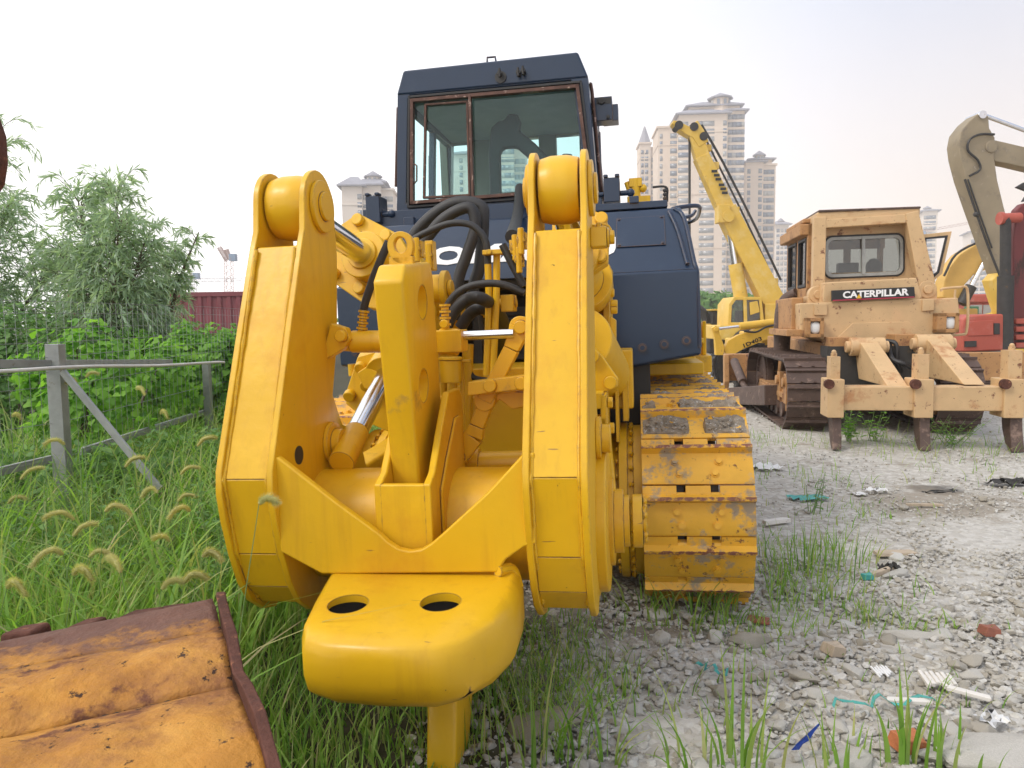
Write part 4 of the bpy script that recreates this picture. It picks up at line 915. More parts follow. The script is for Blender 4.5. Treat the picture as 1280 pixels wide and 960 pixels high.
k = dozer_clear(x, y); x, y = x[k], y[k]; d = np.clip((bound(y) - x) / 1.0, 0, 1)
clump = .72 + .28 * np.sin(x * 3.1 + np.sin(y * 2.3) * 2) * np.cos(y * 2.7 + x)
h = (.13 + .44 * d ** 1.2) * clump * rng.uniform(.5, 1.25, len(x)); h = h * np.where(y > 4.4, .8, 1.0); h = np.where((y < 3.0) & (x > -1.4), h * .72, h)
parts.append(blades(x, y, gh(x, y), h, rng.uniform(.005, .012, len(x)), rng.uniform(.1, .75, len(x))))
n = 5200; y = 2.2 + 6 * rng.random(n); x = bound(y) - .5 - 4.2 * rng.random(n); k = dozer_clear(x, y) & (x < -.95 - .04 * y); x, y = x[k], y[k]
parts.append(blades(x, y, gh(x, y), rng.uniform(.5, .92, len(x)), rng.uniform(.010, .024, len(x)), rng.uniform(.2, 1.05, len(x)), segs=6, droop=2.2))
v_, f = merge(parts); 
tag(link('tall_grass', sheet('tall_grass', v_, f, M['grass'])), 'tall green grass filling the left side up to the fence', 'grass', kind='stuff')
# low weeds creeping over the gravel
parts = []
for (px_, py_, r_, n, hh) in ((1000, 720, .5, 260, .12), (960, 745, .4, 260, .13), (930, 780, .35, 160, .10), (1085, 775, .2, 60, .10), (1060, 640, .5, 120, .10), (975, 680, .35, 160, .1), (700, 800, .3, 260, .14), (640, 870, .35, 500, .2), (740, 860, .3, 120, .12), (1150, 780, .25, 60, .08),
     (1200, 560, 1.3, 260, .2), (1100, 556, 1.0, 120, .2), (950, 550, .6, 150, .12), (1230, 880, .3, 30, .08), (1260, 600, 1.0, 60, .1), (990, 600, .6, 90, .15), (840, 800, .5, 60, .08), (1010, 850, .5, 50, .07)):
    g = G(px_, py_); x = g.x + rng.normal(0, r_ * .6, n); y = g.y + rng.normal(0, r_ * .5, n); k = dozer_clear(x, y); x, y = x[k], y[k]
    parts.append(blades(x, y, gh(x, y), rng.uniform(.4, 1.2, len(x)) * hh, rng.uniform(.004, .008, len(x)), rng.uniform(.2, 1., len(x))))
v_, f = merge(parts); tag(link('sparse_grass', sheet('sparse_grass', v_, f, M['grass'])), 'sparse low grass growing through the gravel', 'grass', kind='stuff')
# single tufts
def tuft(px_, py_, n, h, w, lab, spread=.05, lean=(.1, .5), tall=0, seed=0):
    g = G(px_, py_); z0 = float(gh(g.x, g.y)); x = rng.normal(0, spread, n); y = rng.normal(0, spread, n)
    hh = rng.uniform(.45, 1.05, n) * h; az = np.arctan2(y, x) + rng.uniform(-.6, .6, n)
    p = [blades(x, y, np.zeros(n) - .01, hh, rng.uniform(.6, 1.2, n) * w, rng.uniform(*lean, n), az, 6, 2)]
    v_, f = merge(p); o = link('grass_tuft', sheet('grass_tuft', v_, f, M['grass'])); o.location = (g.x, g.y, z0)
    return tag(o, lab, 'grass tuft')
tuft(925, 952, 20, .42, .016, 'tallest upright grass tuft in the front of the gravel, left of the blue strip', .05, (.02, .45))
tuft(880, 958, 14, .34, .012, 'thin spreading grass tuft at the bottom edge between the ripper and the tallest tuft', .07, (.2, .8))
tuft(1052, 957, 18, .26, .013, 'short upright grass tuft in front of the blue plastic strip', .06, (.05, .4))
tuft(1130, 955, 12, .42, .020, 'broad bladed grass tuft rising beside the orange brick', .04, (.02, .4))
tuft(1200, 962, 10, .22, .014, 'narrow grass tuft at the bottom right in front of the flat slab', .05, (.02, .35))
tuft(1175, 962, 7, .24, .014, 'thin grass tuft at the bottom edge right of the orange brick', .03, (.02, .3))
tuft(672, 955, 22, .42, .009, 'wiry grass tuft growing right beside the ripper shank', .07, (.1, .8))
tuft(720, 940, 16, .36, .010, 'leaning grass tuft right of the flat buff stone', .06, (.3, .9))
tuft(765, 950, 8, .30, .012, 'loose grass tuft in front of the track on the gravel', .04, (.3, .9))
tuft(805, 765, 26, .28, .013, 'drooping bright green grass tuft between ripper arm and track', .08, (.4, .95))
tuft(870, 770, 44, .34, .012, 'thick drooping grass tuft growing against the back of the track', .12, (.3, .9))
tuft(905, 768, 20, .22, .010, 'small grass tuft at the outer corner of the track', .07, (.3, .9))
tuft(1008, 712, 60, .36, .008, 'dense upright grass tuft standing alone in the yard', .14, (.05, .5))
tuft(1050, 690, 40, .26, .008, 'shorter grass tuft right of the dense upright one', .12, (.1, .7))
tuft(965, 742, 18, .20, .008, 'small tuft of grass at the right of the track', .08, (.2, .8))
tuft(1140, 780, 12, .12, .010, 'low flat tuft of grass between the grey stones at the right', .06, (.4, .9))
tuft(1085, 772, 8, .15, .009, 'tiny grass tuft beside the long slab', .03, (.2, .7))
tuft(1040, 745, 8, .13, .01, 'brown dry grass stub sticking out of the gravel', .02, (.05, .3))
# leafy herbs
def herb(n_st, h, leaf_l, leaf_w, nl, spread, seed, m, fold=.3):
    r2 = np.random.default_rng(seed); V_, F_ = [], []; nn = 0; sv = MB()
    for _ in range(n_st):
        a = r2.uniform(0, 2 * PI); b = V((r2.normal(0, spread * .3), r2.normal(0, spread * .3), 0)); hh = h * r2.uniform(.6, 1.05); tp = b + V((math.cos(a) * spread, math.sin(a) * spread, hh))
        mid = b.lerp(tp, .5) + V((0, 0, hh * .06)); sv.tube([b, mid, tp], [.004, .003, .0015], 4, 3)
        for i in range(nl):
            t = .2 + .8 * i / nl; c = b.lerp(tp, t); a2 = i * 2.4 + a; ll = leaf_l * r2.uniform(.6, 1.1) * (1.1 - t * .5)
            d = np.array([math.cos(a2), math.sin(a2), r2.uniform(-.15, .6)]); d /= np.linalg.norm(d); s_ = np.array([-math.sin(a2), math.cos(a2), r2.uniform(-.3, .3)]) * leaf_w * .5 * ll / leaf_l
            c = np.array(c); q = [c, c + d * ll * .35 + s_, c + d * ll * .7 + s_ * .75 - np.array([0, 0, ll * .06]), c + d * ll - np.array([0, 0, ll * .2]), c + d * ll * .7 - s_ * .75 - np.array([0, 0, ll * .06]), c + d * ll * .35 - s_]
            V_.append(np.array(q)); F_.append(np.array([[0, 1, 2, 3], [0, 3, 4, 5]]) + nn); nn += 6
    return np.concatenate(V_), np.concatenate(F_), sv
def plant(px_, py_, args, lab, name='weed_plant', cat='weed'):
    g = G(px_, py_); v_, f, sv = herb(*args); root = thing(name, lab, cat, loc=(g.x, g.y, float(gh(g.x, g.y))))
    sv.build('stem', M['stem'], root); link('foliage', sheet('foliage', v_, f, args[7]), root); return root
plant(1062, 553, (12, .42, .10, .05, 9, .12, 1, M['vine']), 'bright leafy weed growing under the left end of the tan ripper beam')
plant(1095, 551, (7, .42, .11, .04, 8, .16, 2, M['vine']), 'open branching weed under the tan ripper beam')
plant(1196, 556, (16, .40, .07, .03, 9, .35, 3, M['vine']), 'wide leafy weed right of the middle ripper shank of the tan bulldozer')
plant(1018, 640, (5, .35, .06, .02, 9, .08, 4, M['bush']), 'thin upright weed standing in the yard behind the grass tufts')
# mixed tall herbs in the grass: nobody could count them
parts = []; stems = MB()
for k in range(230):
    Y_ = random.uniform(3.4, 8.5); X_ = -random.uniform(.22, .70) * Y_ - .25
    if not dozer_clear(np.array(X_), np.array(Y_)) or X_ > -1.25: continue
    v_, f, sv = herb(3, random.uniform(.45, .95) * (.62 if Y_ > 4.6 else .9), random.uniform(.06, .10), random.uniform(.02, .04), 14, .14, k + 50, None)
    off = np.array([X_, Y_, 0.]); parts.append((v_ + off, f)); stems.add([v__ + V(off) for v__ in sv.v], sv.f)
v_, f = merge(parts); wd = tag(link('weeds', sheet('weeds', v_, f, M['bush'])), 'mass of leafy green weeds mixed into the tall grass', 'weeds', kind='stuff')
tag(stems.build('weed_stems', M['stem']), 'thin stems of the leafy weeds in the tall grass', 'weeds', kind='stuff')
# foxtails
def foxtail(px_, py_, Y_, side, L=.085):
    tip = W(px_, py_, Y_); bx = tip.x - side * random.uniform(.08, .2); by = Y_ + random.uniform(-.05, .05); base = V((bx, by, float(gh(bx, by))))
    root = thing('foxtail', 'pale bristly foxtail seed head drooping above the tall grass on the left', 'foxtail grass', group='foxtail seed heads above the tall grass', loc=base)
    t = tip - base; dr = V((side * random.uniform(.55, 1), random.uniform(-.7, .7), 0)).normalized(); L = L * random.uniform(.7, 1.1); dk = random.uniform(.15, 1.1); neck = t - dr * L * .5 + V((0, 0, .01)); m = MB(); m.tube([V((0, 0, 0)), neck * .5 + V((-dr.x * .02, -dr.y * .02, .03)), neck], [.0022, .0018, .0012], 5, 6); m.build('stem', M['stem'], root)
    pts = catmull([neck, neck + dr * L * .35 + V((0, 0, L * (.42 - .16 * dk))), neck + dr * L * .75 + V((0, 0, L * (.62 - .5 * dk))), neck + dr * L * 1.05 + V((0, 0, L * (.7 - .95 * dk)))], 8); V_, F_ = [], []; nn = 0
    mm = MB(); N = len(pts); rad = [.0085 * math.sin(PI * (.12 + .82 * i / (N - 1))) ** .5 for i in range(N)]; mm.tube(pts, rad, 8, 1)
    for k in range(900):
        i = random.random() * (N - 1.01); a = pts[int(i)].lerp(pts[int(i) + 1], i % 1); dd = (pts[int(i) + 1] - pts[int(i)]).normalized()
        o_ = V((random.gauss(0, 1), random.gauss(0, 1), random.gauss(0, 1))); o_ = (o_ - dd * o_.dot(dd)).normalized(); r0 = rad[int(i)]
        p0 = a + o_ * r0 * .6; p1 = a + o_ * (r0 + random.uniform(.007, .014)) + dd * .010; w_ = dd.cross(o_) * .0008
        mm.add([p0 - w_, p0 + w_, p1], [(0, 1, 2)])
    me = mm.mesh('seed_head', M['seed'], smooth=0); link('seed_head', me, root)
for i, (x_, y_) in enumerate(((177, 496), (115, 473), (21, 523), (69, 559), (237, 595), (168, 586), (188, 618), (147, 641), (234, 629), (225, 643), (21, 631), (106, 671), (203, 680), (127, 698), (103, 724), (145, 717), (244, 733), (335, 633), (60, 700), (40, 600), (265, 700), (90, 480), (205, 520), (20, 740), (75, 655), (258, 560), (215, 738))):
    foxtail(x_, y_, 5.2 if y_ < 530 else (4.0 if y_ < 640 else (3.0 if y_ < 700 else 2.5)) if x_ != 335 else 2.15, 1 if i % 3 else -1, (.085 if y_ > 660 else .10) if x_ != 335 else .06)
# ================================================================== trees and bushes at the left
def leaf_quads(c, d, L, wd):
    "narrow four cornered leaves: centres, directions"
    up_ = rng.normal(0, 1, c.shape); s_ = np.cross(d, up_); s_ /= np.linalg.norm(s_, axis=1, keepdims=True) + 1e-9
    L = L[:, None]; w_ = wd[:, None]; vs = np.stack([c, c + d * L * .45 + s_ * w_ / 2, c + d * L, c + d * L * .45 - s_ * w_ / 2], 1).reshape(-1, 3)
    return vs, np.arange(len(c) * 4).reshape(-1, 4)
def willow(name, lab, base, crown, rad, ntw, seed, top_pts):
    r2 = np.random.default_rng(seed); root = thing(name, lab, 'willow', loc=base); b = np.array(base)
    tk = MB(); tops = []
    for (dx, dy, hh) in top_pts:
        p = [V((0, 0, 0)), V((dx * .25, dy * .25, hh * .4)), V((dx * .6, dy * .6, hh * .75)), V((dx, dy, hh))]; tk.tube(p, [.06, .04, .022, .006], 7, 5); tops.append(catmull(p, 8))
    tk.build('trunk', M['bark'], root)
    C_, D_, L_ = [], [], []; tw = MB()
    for k in range(ntw):
        br = tops[r2.integers(len(tops))]; i = int((.25 + .75 * r2.random()) * (len(br) - 1)); p0 = np.array(br[i]); a = r2.uniform(0, 2 * PI); frac = i / (len(br) - 1)
        reach = rad * r2.uniform(.45, 1.1) * (1.15 - frac * .75); out = np.array([math.cos(a), math.sin(a), 0]); rise = reach * r2.uniform(.15, .7) * (0.6 + frac); fall = reach * r2.uniform(.3, 1.25) * (1.15 - frac * .7)
        ts = np.linspace(0, 1, 16)[:, None]; pts = p0 + out * reach * ts + np.array([0, 0, 1]) * (rise * np.sin(ts * PI * .6) * 1.2 - fall * ts ** 2.4)
        if k % 3 == 0: tw.tube([V(q) for q in pts[::5]], [.006, .004, .003, .001][:len(pts[::5])], 4, 2)
        nl = 26; t = np.sort(r2.uniform(.15, 1, nl)); pp = np.stack([np.interp(t * 15, range(16), pts[:, j]) for j in range(3)], 1)
        dr = np.gradient(pts, axis=0); dd = np.stack([np.interp(t * 15, range(16), dr[:, j]) for j in range(3)], 1); dd /= np.linalg.norm(dd, axis=1, keepdims=True)
        d = dd * .9 + r2.normal(0, .45, dd.shape) + np.array([0, 0, -.25]); d /= np.linalg.norm(d, axis=1, keepdims=True)
        C_.append(pp); D_.append(d); L_.append(r2.uniform(.08, .15, nl))
    c = np.concatenate(C_); d = np.concatenate(D_); L = np.concatenate(L_); v_, f = leaf_quads(c, d, L, L * .15)
    tw.build('twigs', M['bark'], root) if False else tw.build('branch', M['bark'], root)
    link('crown', sheet('crown', v_, f, M['willow']), root); return root
willow('willow_tree', 'tall feathery willow at the left edge of the picture behind the fence', (-6.9, 9.6, 0), None, 1.05, 820, 1, ((-.1, 0, 3.9), (.45, .2, 4.1), (.8, -.2, 3.0), (-.9, .3, 3.4), (1.0, .4, 2.3), (.2, -.5, 2.7)))
willow('willow_tree', 'feathery willow with drooping branches in the middle of the bushes behind the fence', (-4.95, 9.3, 0), None, .9, 900, 2, ((-.25, 0, 3.1), (.2, .1, 3.2), (-.6, .2, 2.5), (.6, -.1, 2.55), (.1, .3, 2.0), (.4, -.3, 2.75)))
willow('willow_tree', 'thin willow sapling with sparse leaves at the right end of the bushes', (-4.75, 9.9, 0), None, .5, 260, 3, ((.45, 0, 2.5), (.2, 0, 2.0), (.75, 0, 2.7)))
def leafy(name, lab, cat, blobs, n, m, ls, wr, seed, heart=True):
    "leaves scattered over and inside uneven mounds"
    r2 = np.random.default_rng(seed); C_, N_ = [], []
    w = np.array([b[3] * b[5] for b in blobs]); w = w / w.sum()
    for bi, b in enumerate(blobs):
        k = int(n * w[bi]); d = r2.normal(0, 1, (k, 3)); d /= np.linalg.norm(d, axis=1, keepdims=True); r = r2.uniform(.55, 1.0, (k, 1)) ** .5
        bump = 1 + .22 * np.sin(d[:, :1] * 7 + bi) * np.cos(d[:, 2:] * 6 + b[0] * 3) + .12 * np.sin(d[:, 1:2] * 13)
        C_.append(np.array(b[:3]) + d * r * bump * np.array(b[3:6])); N_.append(d)
    c = np.concatenate(C_); d = np.concatenate(N_); k = c[:, 2] > .02; c, d = c[k], d[k]
    nrm = d + r2.normal(0, .55, d.shape) + np.array([0, -.2, .35]); nrm /= np.linalg.norm(nrm, axis=1, keepdims=True)
    a = np.cross(nrm, r2.normal(0, 1, nrm.shape)); a[:, 2] -= .6; a -= nrm * (a * nrm).sum(1, keepdims=True); a /= np.linalg.norm(a, axis=1, keepdims=True); s_ = np.cross(nrm, a)
    L = r2.uniform(.6, 1.2, (len(c), 1)) * ls; S = s_ * L * wr
    shp = [c - a * L * .12, c - a * L * .28 + S * .45, c + a * L * .05 + S * .62, c + a * L * .75, c + a * L * .05 - S * .62, c - a * L * .28 - S * .45] if heart else [c - a * L * .5, c + S * .5 - a * L * .1, c + S * .35 + a * L * .25, c + a * L * .5, c - S * .35 + a * L * .25, c - S * .5 - a * L * .1]
    vs = np.stack(shp, 1).reshape(-1, 3); b0 = np.arange(len(c))[:, None] * 6
    f = np.concatenate([b0 + np.array([[0, 1, 2, 3]]), b0 + np.array([[0, 3, 4, 5]])], 0)
    root = thing(name, lab, cat, loc=(float(blobs[0][0]), float(blobs[0][1]), 0)); off = np.array([blobs[0][0], blobs[0][1], 0])
    link('foliage', sheet('foliage', vs - off, f, m), root)
    tk = MB()
    for b in blobs:
        q = V((b[0], b[1], b[2])) - V(off)
        tk.tube([V((q.x * .6, q.y * .6, 0)), q * .6, q + V((0, 0, b[5] * .5))], [.03, .02, .006], 6, 4)
    tk.build('branch', M['bark'], root); return root
leafy('vine_bush', 'bright green vine covered bush bulging over the fence beside the ripper arm', 'bush', [(-3.95, 9.0, .62, .6, .5, .8), (-3.45, 9.0, .62, .55, .5, .85), (-4.6, 9.1, .65, .55, .4, .75), (-3.0, 9.2, .6, .5, .5, .85), (-3.6, 8.8, .95, .45, .4, .42), (-2.7, 8.9, .45, .45, .5, .8)], 32000, M['vine'], .066, 1.0, 5)
leafy('vine_bush', 'vine leaves climbing the wire fence between the two posts', 'vine', [(-4.0, 7.0, 1.05, .6, .15, .5), (-3.7, 6.6, .75, .5, .15, .4), (-3.55, 7.7, .9, .35, .15, .5)], 1900, M['vine'], .075, 1.0, 6)
leafy('bush', 'dark green bush below the willows behind the fence', 'bush', [(-5.6, 8.6, .8, .9, .6, .95), (-4.8, 8.9, .7, .7, .6, .8), (-6.4, 8.8, .9, .9, .6, 1.0), (-7.4, 9.0, .9, .9, .7, 1.1)], 20000, M['bush'], .07, .55, 7, False)
leafy('bush', 'low dark green bush in front of the fence at the far left', 'bush', [(-4.1, 5.4, .3, .6, .4, .45), (-3.2, 5.6, .25, .7, .4, .42), (-2.6, 6.3, .2, .6, .5, .45), (-4.8, 5.9, .3, .6, .5, .45)], 9000, M['bush'], .07, .5, 8, False)
# ================================================================== fence
M['galv'] = mat('galvanised_steel', (.30, .31, .30), .55, .3, var=.15, scale=10, layers=(((.20, .15, .10), 14, .64, .08, .8),))
fence = thing('wire_fence', 'grey galvanised wire fence with square posts and a diagonal brace in the tall grass', 'fence', loc=(-3.1, 5.2, 0))
CF = Frame((0, 0, 0), 0, 0, 0, (-3.1, 5.2, 0))
A0 = W(-330, 455, 3.6); A1 = W(70, 455, 5.2); A2 = W(258, 452, 8.0); A3 = V((A2.x + (A2.x - A1.x) * 1.6, A2.y + 4.2, A2.z))
m = MB(); m.box((A1.x - .048, A1.y - .04, 0), (A1.x + .048, A1.y + .04, W(70, 430, 5.2).z)); m.build('fence_post', M['galv'], fence, bevel=.004)
m = MB(); m.box((A2.x - .035, A2.y - .04, 0), (A2.x + .035, A2.y + .04, 1.12)); m.build('fence_post', M['galv'], fence, bevel=.004)
for a in (A0, A3): m = MB(); m.box((a.x - .04, a.y - .04, 0), (a.x + .04, a.y + .04, 1.3)); m.build('fence_post', M['galv'], fence, bevel=.004)
for p, q in ((A0, A1), (A1, W(213, 453, 7.3))): m = MB(); m.bar(p + V((0, .02, .0)), q + V((0, .02, 0)), .03, .055); m.build('fence_rail', M['galv'], fence, bevel=.003)
for p, q in ((W(-330, 668, 3.6), W(64, 574, 5.2)), (W(100, 565, 5.5), W(256, 515, 8.0))): m = MB(); m.bar(p, q, .03, .055); m.build('fence_rail', M['galv'], fence, bevel=.003)
m = MB(); m.bar(W(78, 464, 5.15), W(200, 612, 5.0), .02, .05); m.build('diagonal_brace', M['galv'], fence, bevel=.003)
m = MB(); d = (A2 - A1); N = 34
for zz in (.12, .35, .6, .85, 1.1, 1.2, 1.3, 1.4, 1.5, 1.6, 1.68):
    m.tube([V((A0.x, A0.y + .05, zz)), V((A1.x, A1.y + .05, zz)), V((A2.x, A2.y + .05, zz + .02)), V((A3.x, A3.y, zz))], .0022, 4, 1)
for k in range(72):
    t = k / 71 * 2.4 - 0.75
    p = A1.lerp(A2, t) if t > 0 else A1.lerp(A0, -t * 1.3); m.tube([V((p.x, p.y + .052, 0)), V((p.x, p.y + .052, 1.68))], .0014, 3, 1)
m.build('wire_mesh', M['galv'], fence, smooth=0)
CF = Frame((0, 0, 0), 0)
m = MB(); m.tube([W(-200, 470, 4.2), W(0, 464, 4.75), W(70, 460, 5.08), W(120, 458, 5.5), W(200, 457, 6.6), W(268, 453, 7.6), W(280, 453, 7.9)], .013, 8, 5); tag(m.build('water_pipe', M['offwhite']), 'thin white plastic pipe running along the top rail of the fence', 'pipe')
# ================================================================== red container
M['contred'] = mat('container_red_paint', (.20, .045, .055), .6, var=.12, scale=1.5, layers=(((.26, .10, .08), 4, .6, .12, .8),))
ct = thing('shipping_container', 'dark red corrugated shipping container beyond the bushes on the left', 'container', loc=(-10.9, 25, 0)); CF = Frame((0, 0, 0), 0, 0, 0, (-10.9, 25, 0))
m = MB(); pts = []; x = -14.4; k = 0
while x < -7.9: pts.append((x, 25.0 if k % 4 in (0, 1) else 25.05)); x += (.11 if k % 2 == 0 else .05); k += 1
m.pz(pts + [(-7.9, 25.1), (-14.4, 25.1)], .15, 2.45); m.build('wall', M['contred'], ct, smooth=20)
m = MB(); m.box((-14.45, 24.98, 2.45), (-7.85, 27.4, 2.6)); m.build('roof', M['contred'], ct, bevel=.01)
m = MB(); m.box((-14.45, 24.98, 0), (-7.85, 27.4, .15)); m.build('base', M['contred'], ct, bevel=.01)
for x in (-14.47, -8.0):
    m = MB(); m.box((x, 24.97, 0), (x + .17, 25.1, 2.6)); m.build('corner_post', M['contred'], ct, bevel=.01)
m = MB(); m.box((-14.4, 27.2, .1), (-7.9, 27.39, 2.5)); m.box((-14.4, 25.1, .1), (-14.2, 27.3, 2.5)); m.box((-8.1, 25.1, .1), (-7.9, 27.3, 2.5)); m.build('wall', M['contred'], ct)
# ================================================================== rusty bucket in the lower left corner
CF = Frame((0, 0, 0), 0)
M['bucket'] = mat('worn_orange_bucket_paint', (.45, .20, .03), .6, var=.25, scale=3, bump=.7, bscale=45, spec=.25,
    layers=(((.55, .29, .06), 3, .5, .2, .55), ((.26, .11, .04), 3.4, .47, .16, .7), ((.15, .06, .032), 7, .57, .07, .85), ((.05, .028, .02), 20, .60, .04, .9)))
M['rust'] = mat('rusty_steel', (.10, .042, .03), .85, var=.35, scale=12, spec=.2, bump=.8, bscale=45, layers=(((.30, .13, .07), 26, .58, .08, .9), ((.06, .03, .025), 8, .58, .1, .9)))
def lip_rust(m):
    nt = m.node_tree; b = [n for n in nt.nodes if n.type == 'BSDF_PRINCIPLED'][0]; src = b.inputs['Base Color'].links[0].from_socket
    a0, a1 = W(0, 800, 1.62), W(266, 748, 1.80); d = (a1 - a0); n_ = V((d.y, -d.x, 0)).normalized()
    tc = nt.nodes.new('ShaderNodeTexCoord'); dp = nt.nodes.new('ShaderNodeVectorMath'); dp.operation = 'DOT_PRODUCT'; nt.links.new(tc.outputs['Object'], dp.inputs[0]); dp.inputs[1].default_value = tuple(n_)
    c0 = n_.dot(a0 - V((-.9, 1.4, 0))); nz = noise(nt, tc.outputs['Object'], 9, 8, .7)
    ad = nt.nodes.new('ShaderNodeMath'); ad.operation = 'MULTIPLY_ADD'; nt.links.new(nz, ad.inputs[0]); ad.inputs[1].default_value = -.62; nt.links.new(dp.outputs['Value'], ad.inputs[2])
    f = nt.nodes.new('ShaderNodeMapRange'); f.inputs['From Min'].default_value = c0 - .10; f.inputs['From Max'].default_value = c0 - .20; nt.links.new(ad.outputs[0], f.inputs['Value'])
    nt.links.new(mixc(nt, f.outputs['Result'], src, mixc(nt, nz, (.07, .03, .024), (.21, .10, .065))), b.inputs['Base Color'])
lip_rust(M['bucket'])
bk = thing('excavator_bucket', 'rusty orange excavator bucket lying in the grass at the bottom left corner', 'excavator bucket', loc=(-.9, 1.4, 0)); CF = Frame((0, 0, 0), 0, 0, 0, (-.9, 1.4, 0))
rows = [((-180, 838, 1.52), (266, 748, 1.80)), ((-180, 848, 1.47), (270, 760, 1.745)), ((-180, 872, 1.37), (277, 787, 1.64)), ((-180, 912, 1.27), (284, 818, 1.54)), ((-180, 958, 1.20), (291, 850, 1.45)),
        ((-180, 972, 1.13), (301, 880, 1.38)), ((-180, 1030, 1.04), (318, 930, 1.27)), ((-180, 1130, .95), (338, 1000, 1.15))]
L_ = [W(*a) for a, b in rows]; R_ = [W(*b) for a, b in rows]
L_ += [V((L_[-1].x, L_[-1].y - .12, .42)), V((L_[-1].x, L_[-1].y - .02, .1)), V((L_[-1].x, 1.35, .02))]; R_ += [V((R_[-1].x, R_[-1].y - .12, .45)), V((R_[-1].x, R_[-1].y - .0, .1)), V((R_[-1].x, 1.6, .02))]
for q in (L_, R_):
    q[3].z += .018; q[4].z -= .012; q[5].z += .012; q[6].z += .03; q[7].z += .012
def shell(name, idx, m_, sag=.012, sub=6):
    prof = [catmull([L_[i] for i in idx], sub), catmull([R_[i] for i in idx], sub)]; nx = 40; vs = []; n_ = len(prof[0])
    for i in range(nx + 1):
        t = i / nx
        for j in range(n_):
            q = prof[0][j].lerp(prof[1][j], t); vs.append(q + V((0, 0, .004 * math.sin(t * 23 + j * .4) * math.sin(j * .5))))
    fs = [(i * n_ + j, i * n_ + j + 1, (i + 1) * n_ + j + 1, (i + 1) * n_ + j) for i in range(nx) for j in range(n_ - 1)]
    mb = MB(); mb.add(vs, fs); o = mb.build(name, m_, bk, smooth=50); s_ = o.modifiers.new('thick', 'SOLIDIFY'); s_.thickness = .018; s_.offset = 1 if False else -1; return o
sh = shell('bucket_lip', [0, 1, 2], M['bucket']); sh['label'] = 'brown rusted lip'
shell('bucket_shell', [2, 3, 4], M['bucket']); shell('bucket_shell', [4, 5, 6, 7, 8, 9, 10], M['bucket'])
m = MB(); m.tube([L_[4].lerp(R_[4], t / 60) + V((0, 0, -.006 + random.uniform(-.002, .002))) for t in range(61)], [random.uniform(.004, .008) for _ in range(61)], 6, 1); m.build('weld_seam', M['blackash'], bk)
m = MB(); e = [r_ + V((0, 0, .03)) for r_ in R_[:8]] + [V((R_[7].x + .03, R_[7].y - .15, .3)), V((R_[7].x, 1.5, .02)), V((R_[0].x, 1.95, .2))]
e[0] = W(270, 740, 1.84); m.ext(e, (.022, .004, 0)); m.build('side_plate', M['rust'], bk, bevel=.004)
for (x_, y_, Y_, w_) in ((30, 786, 1.74, .085), (107, 778, 1.80, .07), (176, 766, 1.84, .10), (208, 761, 1.88, .08)):
    q = W(x_, y_, Y_); m = MB(); m.loft([[q + V((-w_ / 2, -.03, -.09)), q + V((w_ / 2, -.03, -.09)), q + V((w_ / 2, .06, -.09)), q + V((-w_ / 2, .06, -.09))], [q + V((-w_ / 2, -.03, .0)), q + V((w_ * .45, -.03, .008)), q + V((w_ * .4, .05, -.0)), q + V((-w_ * .42, .05, -.01))]]); m.build('tooth_adapter', M['rust'], bk, bevel=.012, seg=3)
CF = Frame((0, 0, 0), 0, 0, 0, (-1.9, 1.9, 0))
lk = thing('steel_link', 'dark brown rounded end of a steel link jutting in at the upper left edge', 'steel link', loc=(-1.9, 1.9, 0))
m = MB(); pl_ = [(13, 205), (11, 172), (0, 140), (-40, 100), (-190, 90), (-190, 190), (-60, 225), (-20, 242), (0, 246), (9, 232)]; m.ext([W(x, y, 1.9) for x, y in pl_], (0, -.10, 0)); m.build('arm_end', M['rust'], lk, bevel=.012, seg=3)
m = MB(); q = W(-14, 196, 1.9); m.disc_stack(q, (0, -1, 0), [(-.03, .108, .022)]); m.build('arm_pin', M['navy'], lk)
m = MB(); q = W(-180, 130, 1.9); m.tube([q + V((0, .06, 0)), q + V((-.35, .06, -.2)), V((-2.5, 1.95, .8)), V((-2.6, 1.95, 0))], .09, 12, 5); m.build('arm_boom', M['rust'], lk)
# ================================================================== towers far behind
M['twall'] = mat('tower_beige_render', (.62, .51, .41), .9, var=.05, scale=.05); M['twall2'] = mat('tower_pale_render', (.68, .60, .52), .9, var=.05, scale=.05)
M['twin'] = mat('tower_window_glass', (.12, .15, .20), .2, var=.3, scale=.4, spec=.8); M['troof'] = mat('tower_roof_slate', (.26, .26, .30), .8, var=.1, scale=.2)
M['tband'] = mat('tower_floor_band', (.36, .28, .21), .9, var=.05)
_m = M['twin'].node_tree; _b = [n for n in _m.nodes if n.type == 'BSDF_PRINCIPLED'][0]; _s = _b.inputs['Base Color'].links[0].from_socket; _o = _m.nodes.new('ShaderNodeObjectInfo')
_m.links.new(mixc(_m, ramp(_m, _o.outputs['Random'], .45, 1.0), _s, (.38, .37, .34)), _b.inputs['Base Color'])
def wmesh(w, h):
    m = MB(); m.box((-w / 2, -.12, 0), (w / 2, .1, h)); m.box((-w / 2 - .15, -.45, -.25), (w / 2 + .15, .1, 0)); return m
WM = {}
def win_mesh(w, h, ax):
    k = (round(w, 1), round(h, 1), ax)
    if k not in WM:
        m = MB(); m.box((-w / 2, -.12, 0), (w / 2, .1, h))
        if ax == 'x': m.v = [V((-v_.y, v_.x, v_.z)) for v_ in m.v]
        if ax == '-x': m.v = [V((v_.y, -v_.x, v_.z)) for v_ in m.v]
        WM[k] = m.mesh('window', M['twin'], smooth=0)
    return WM[k]
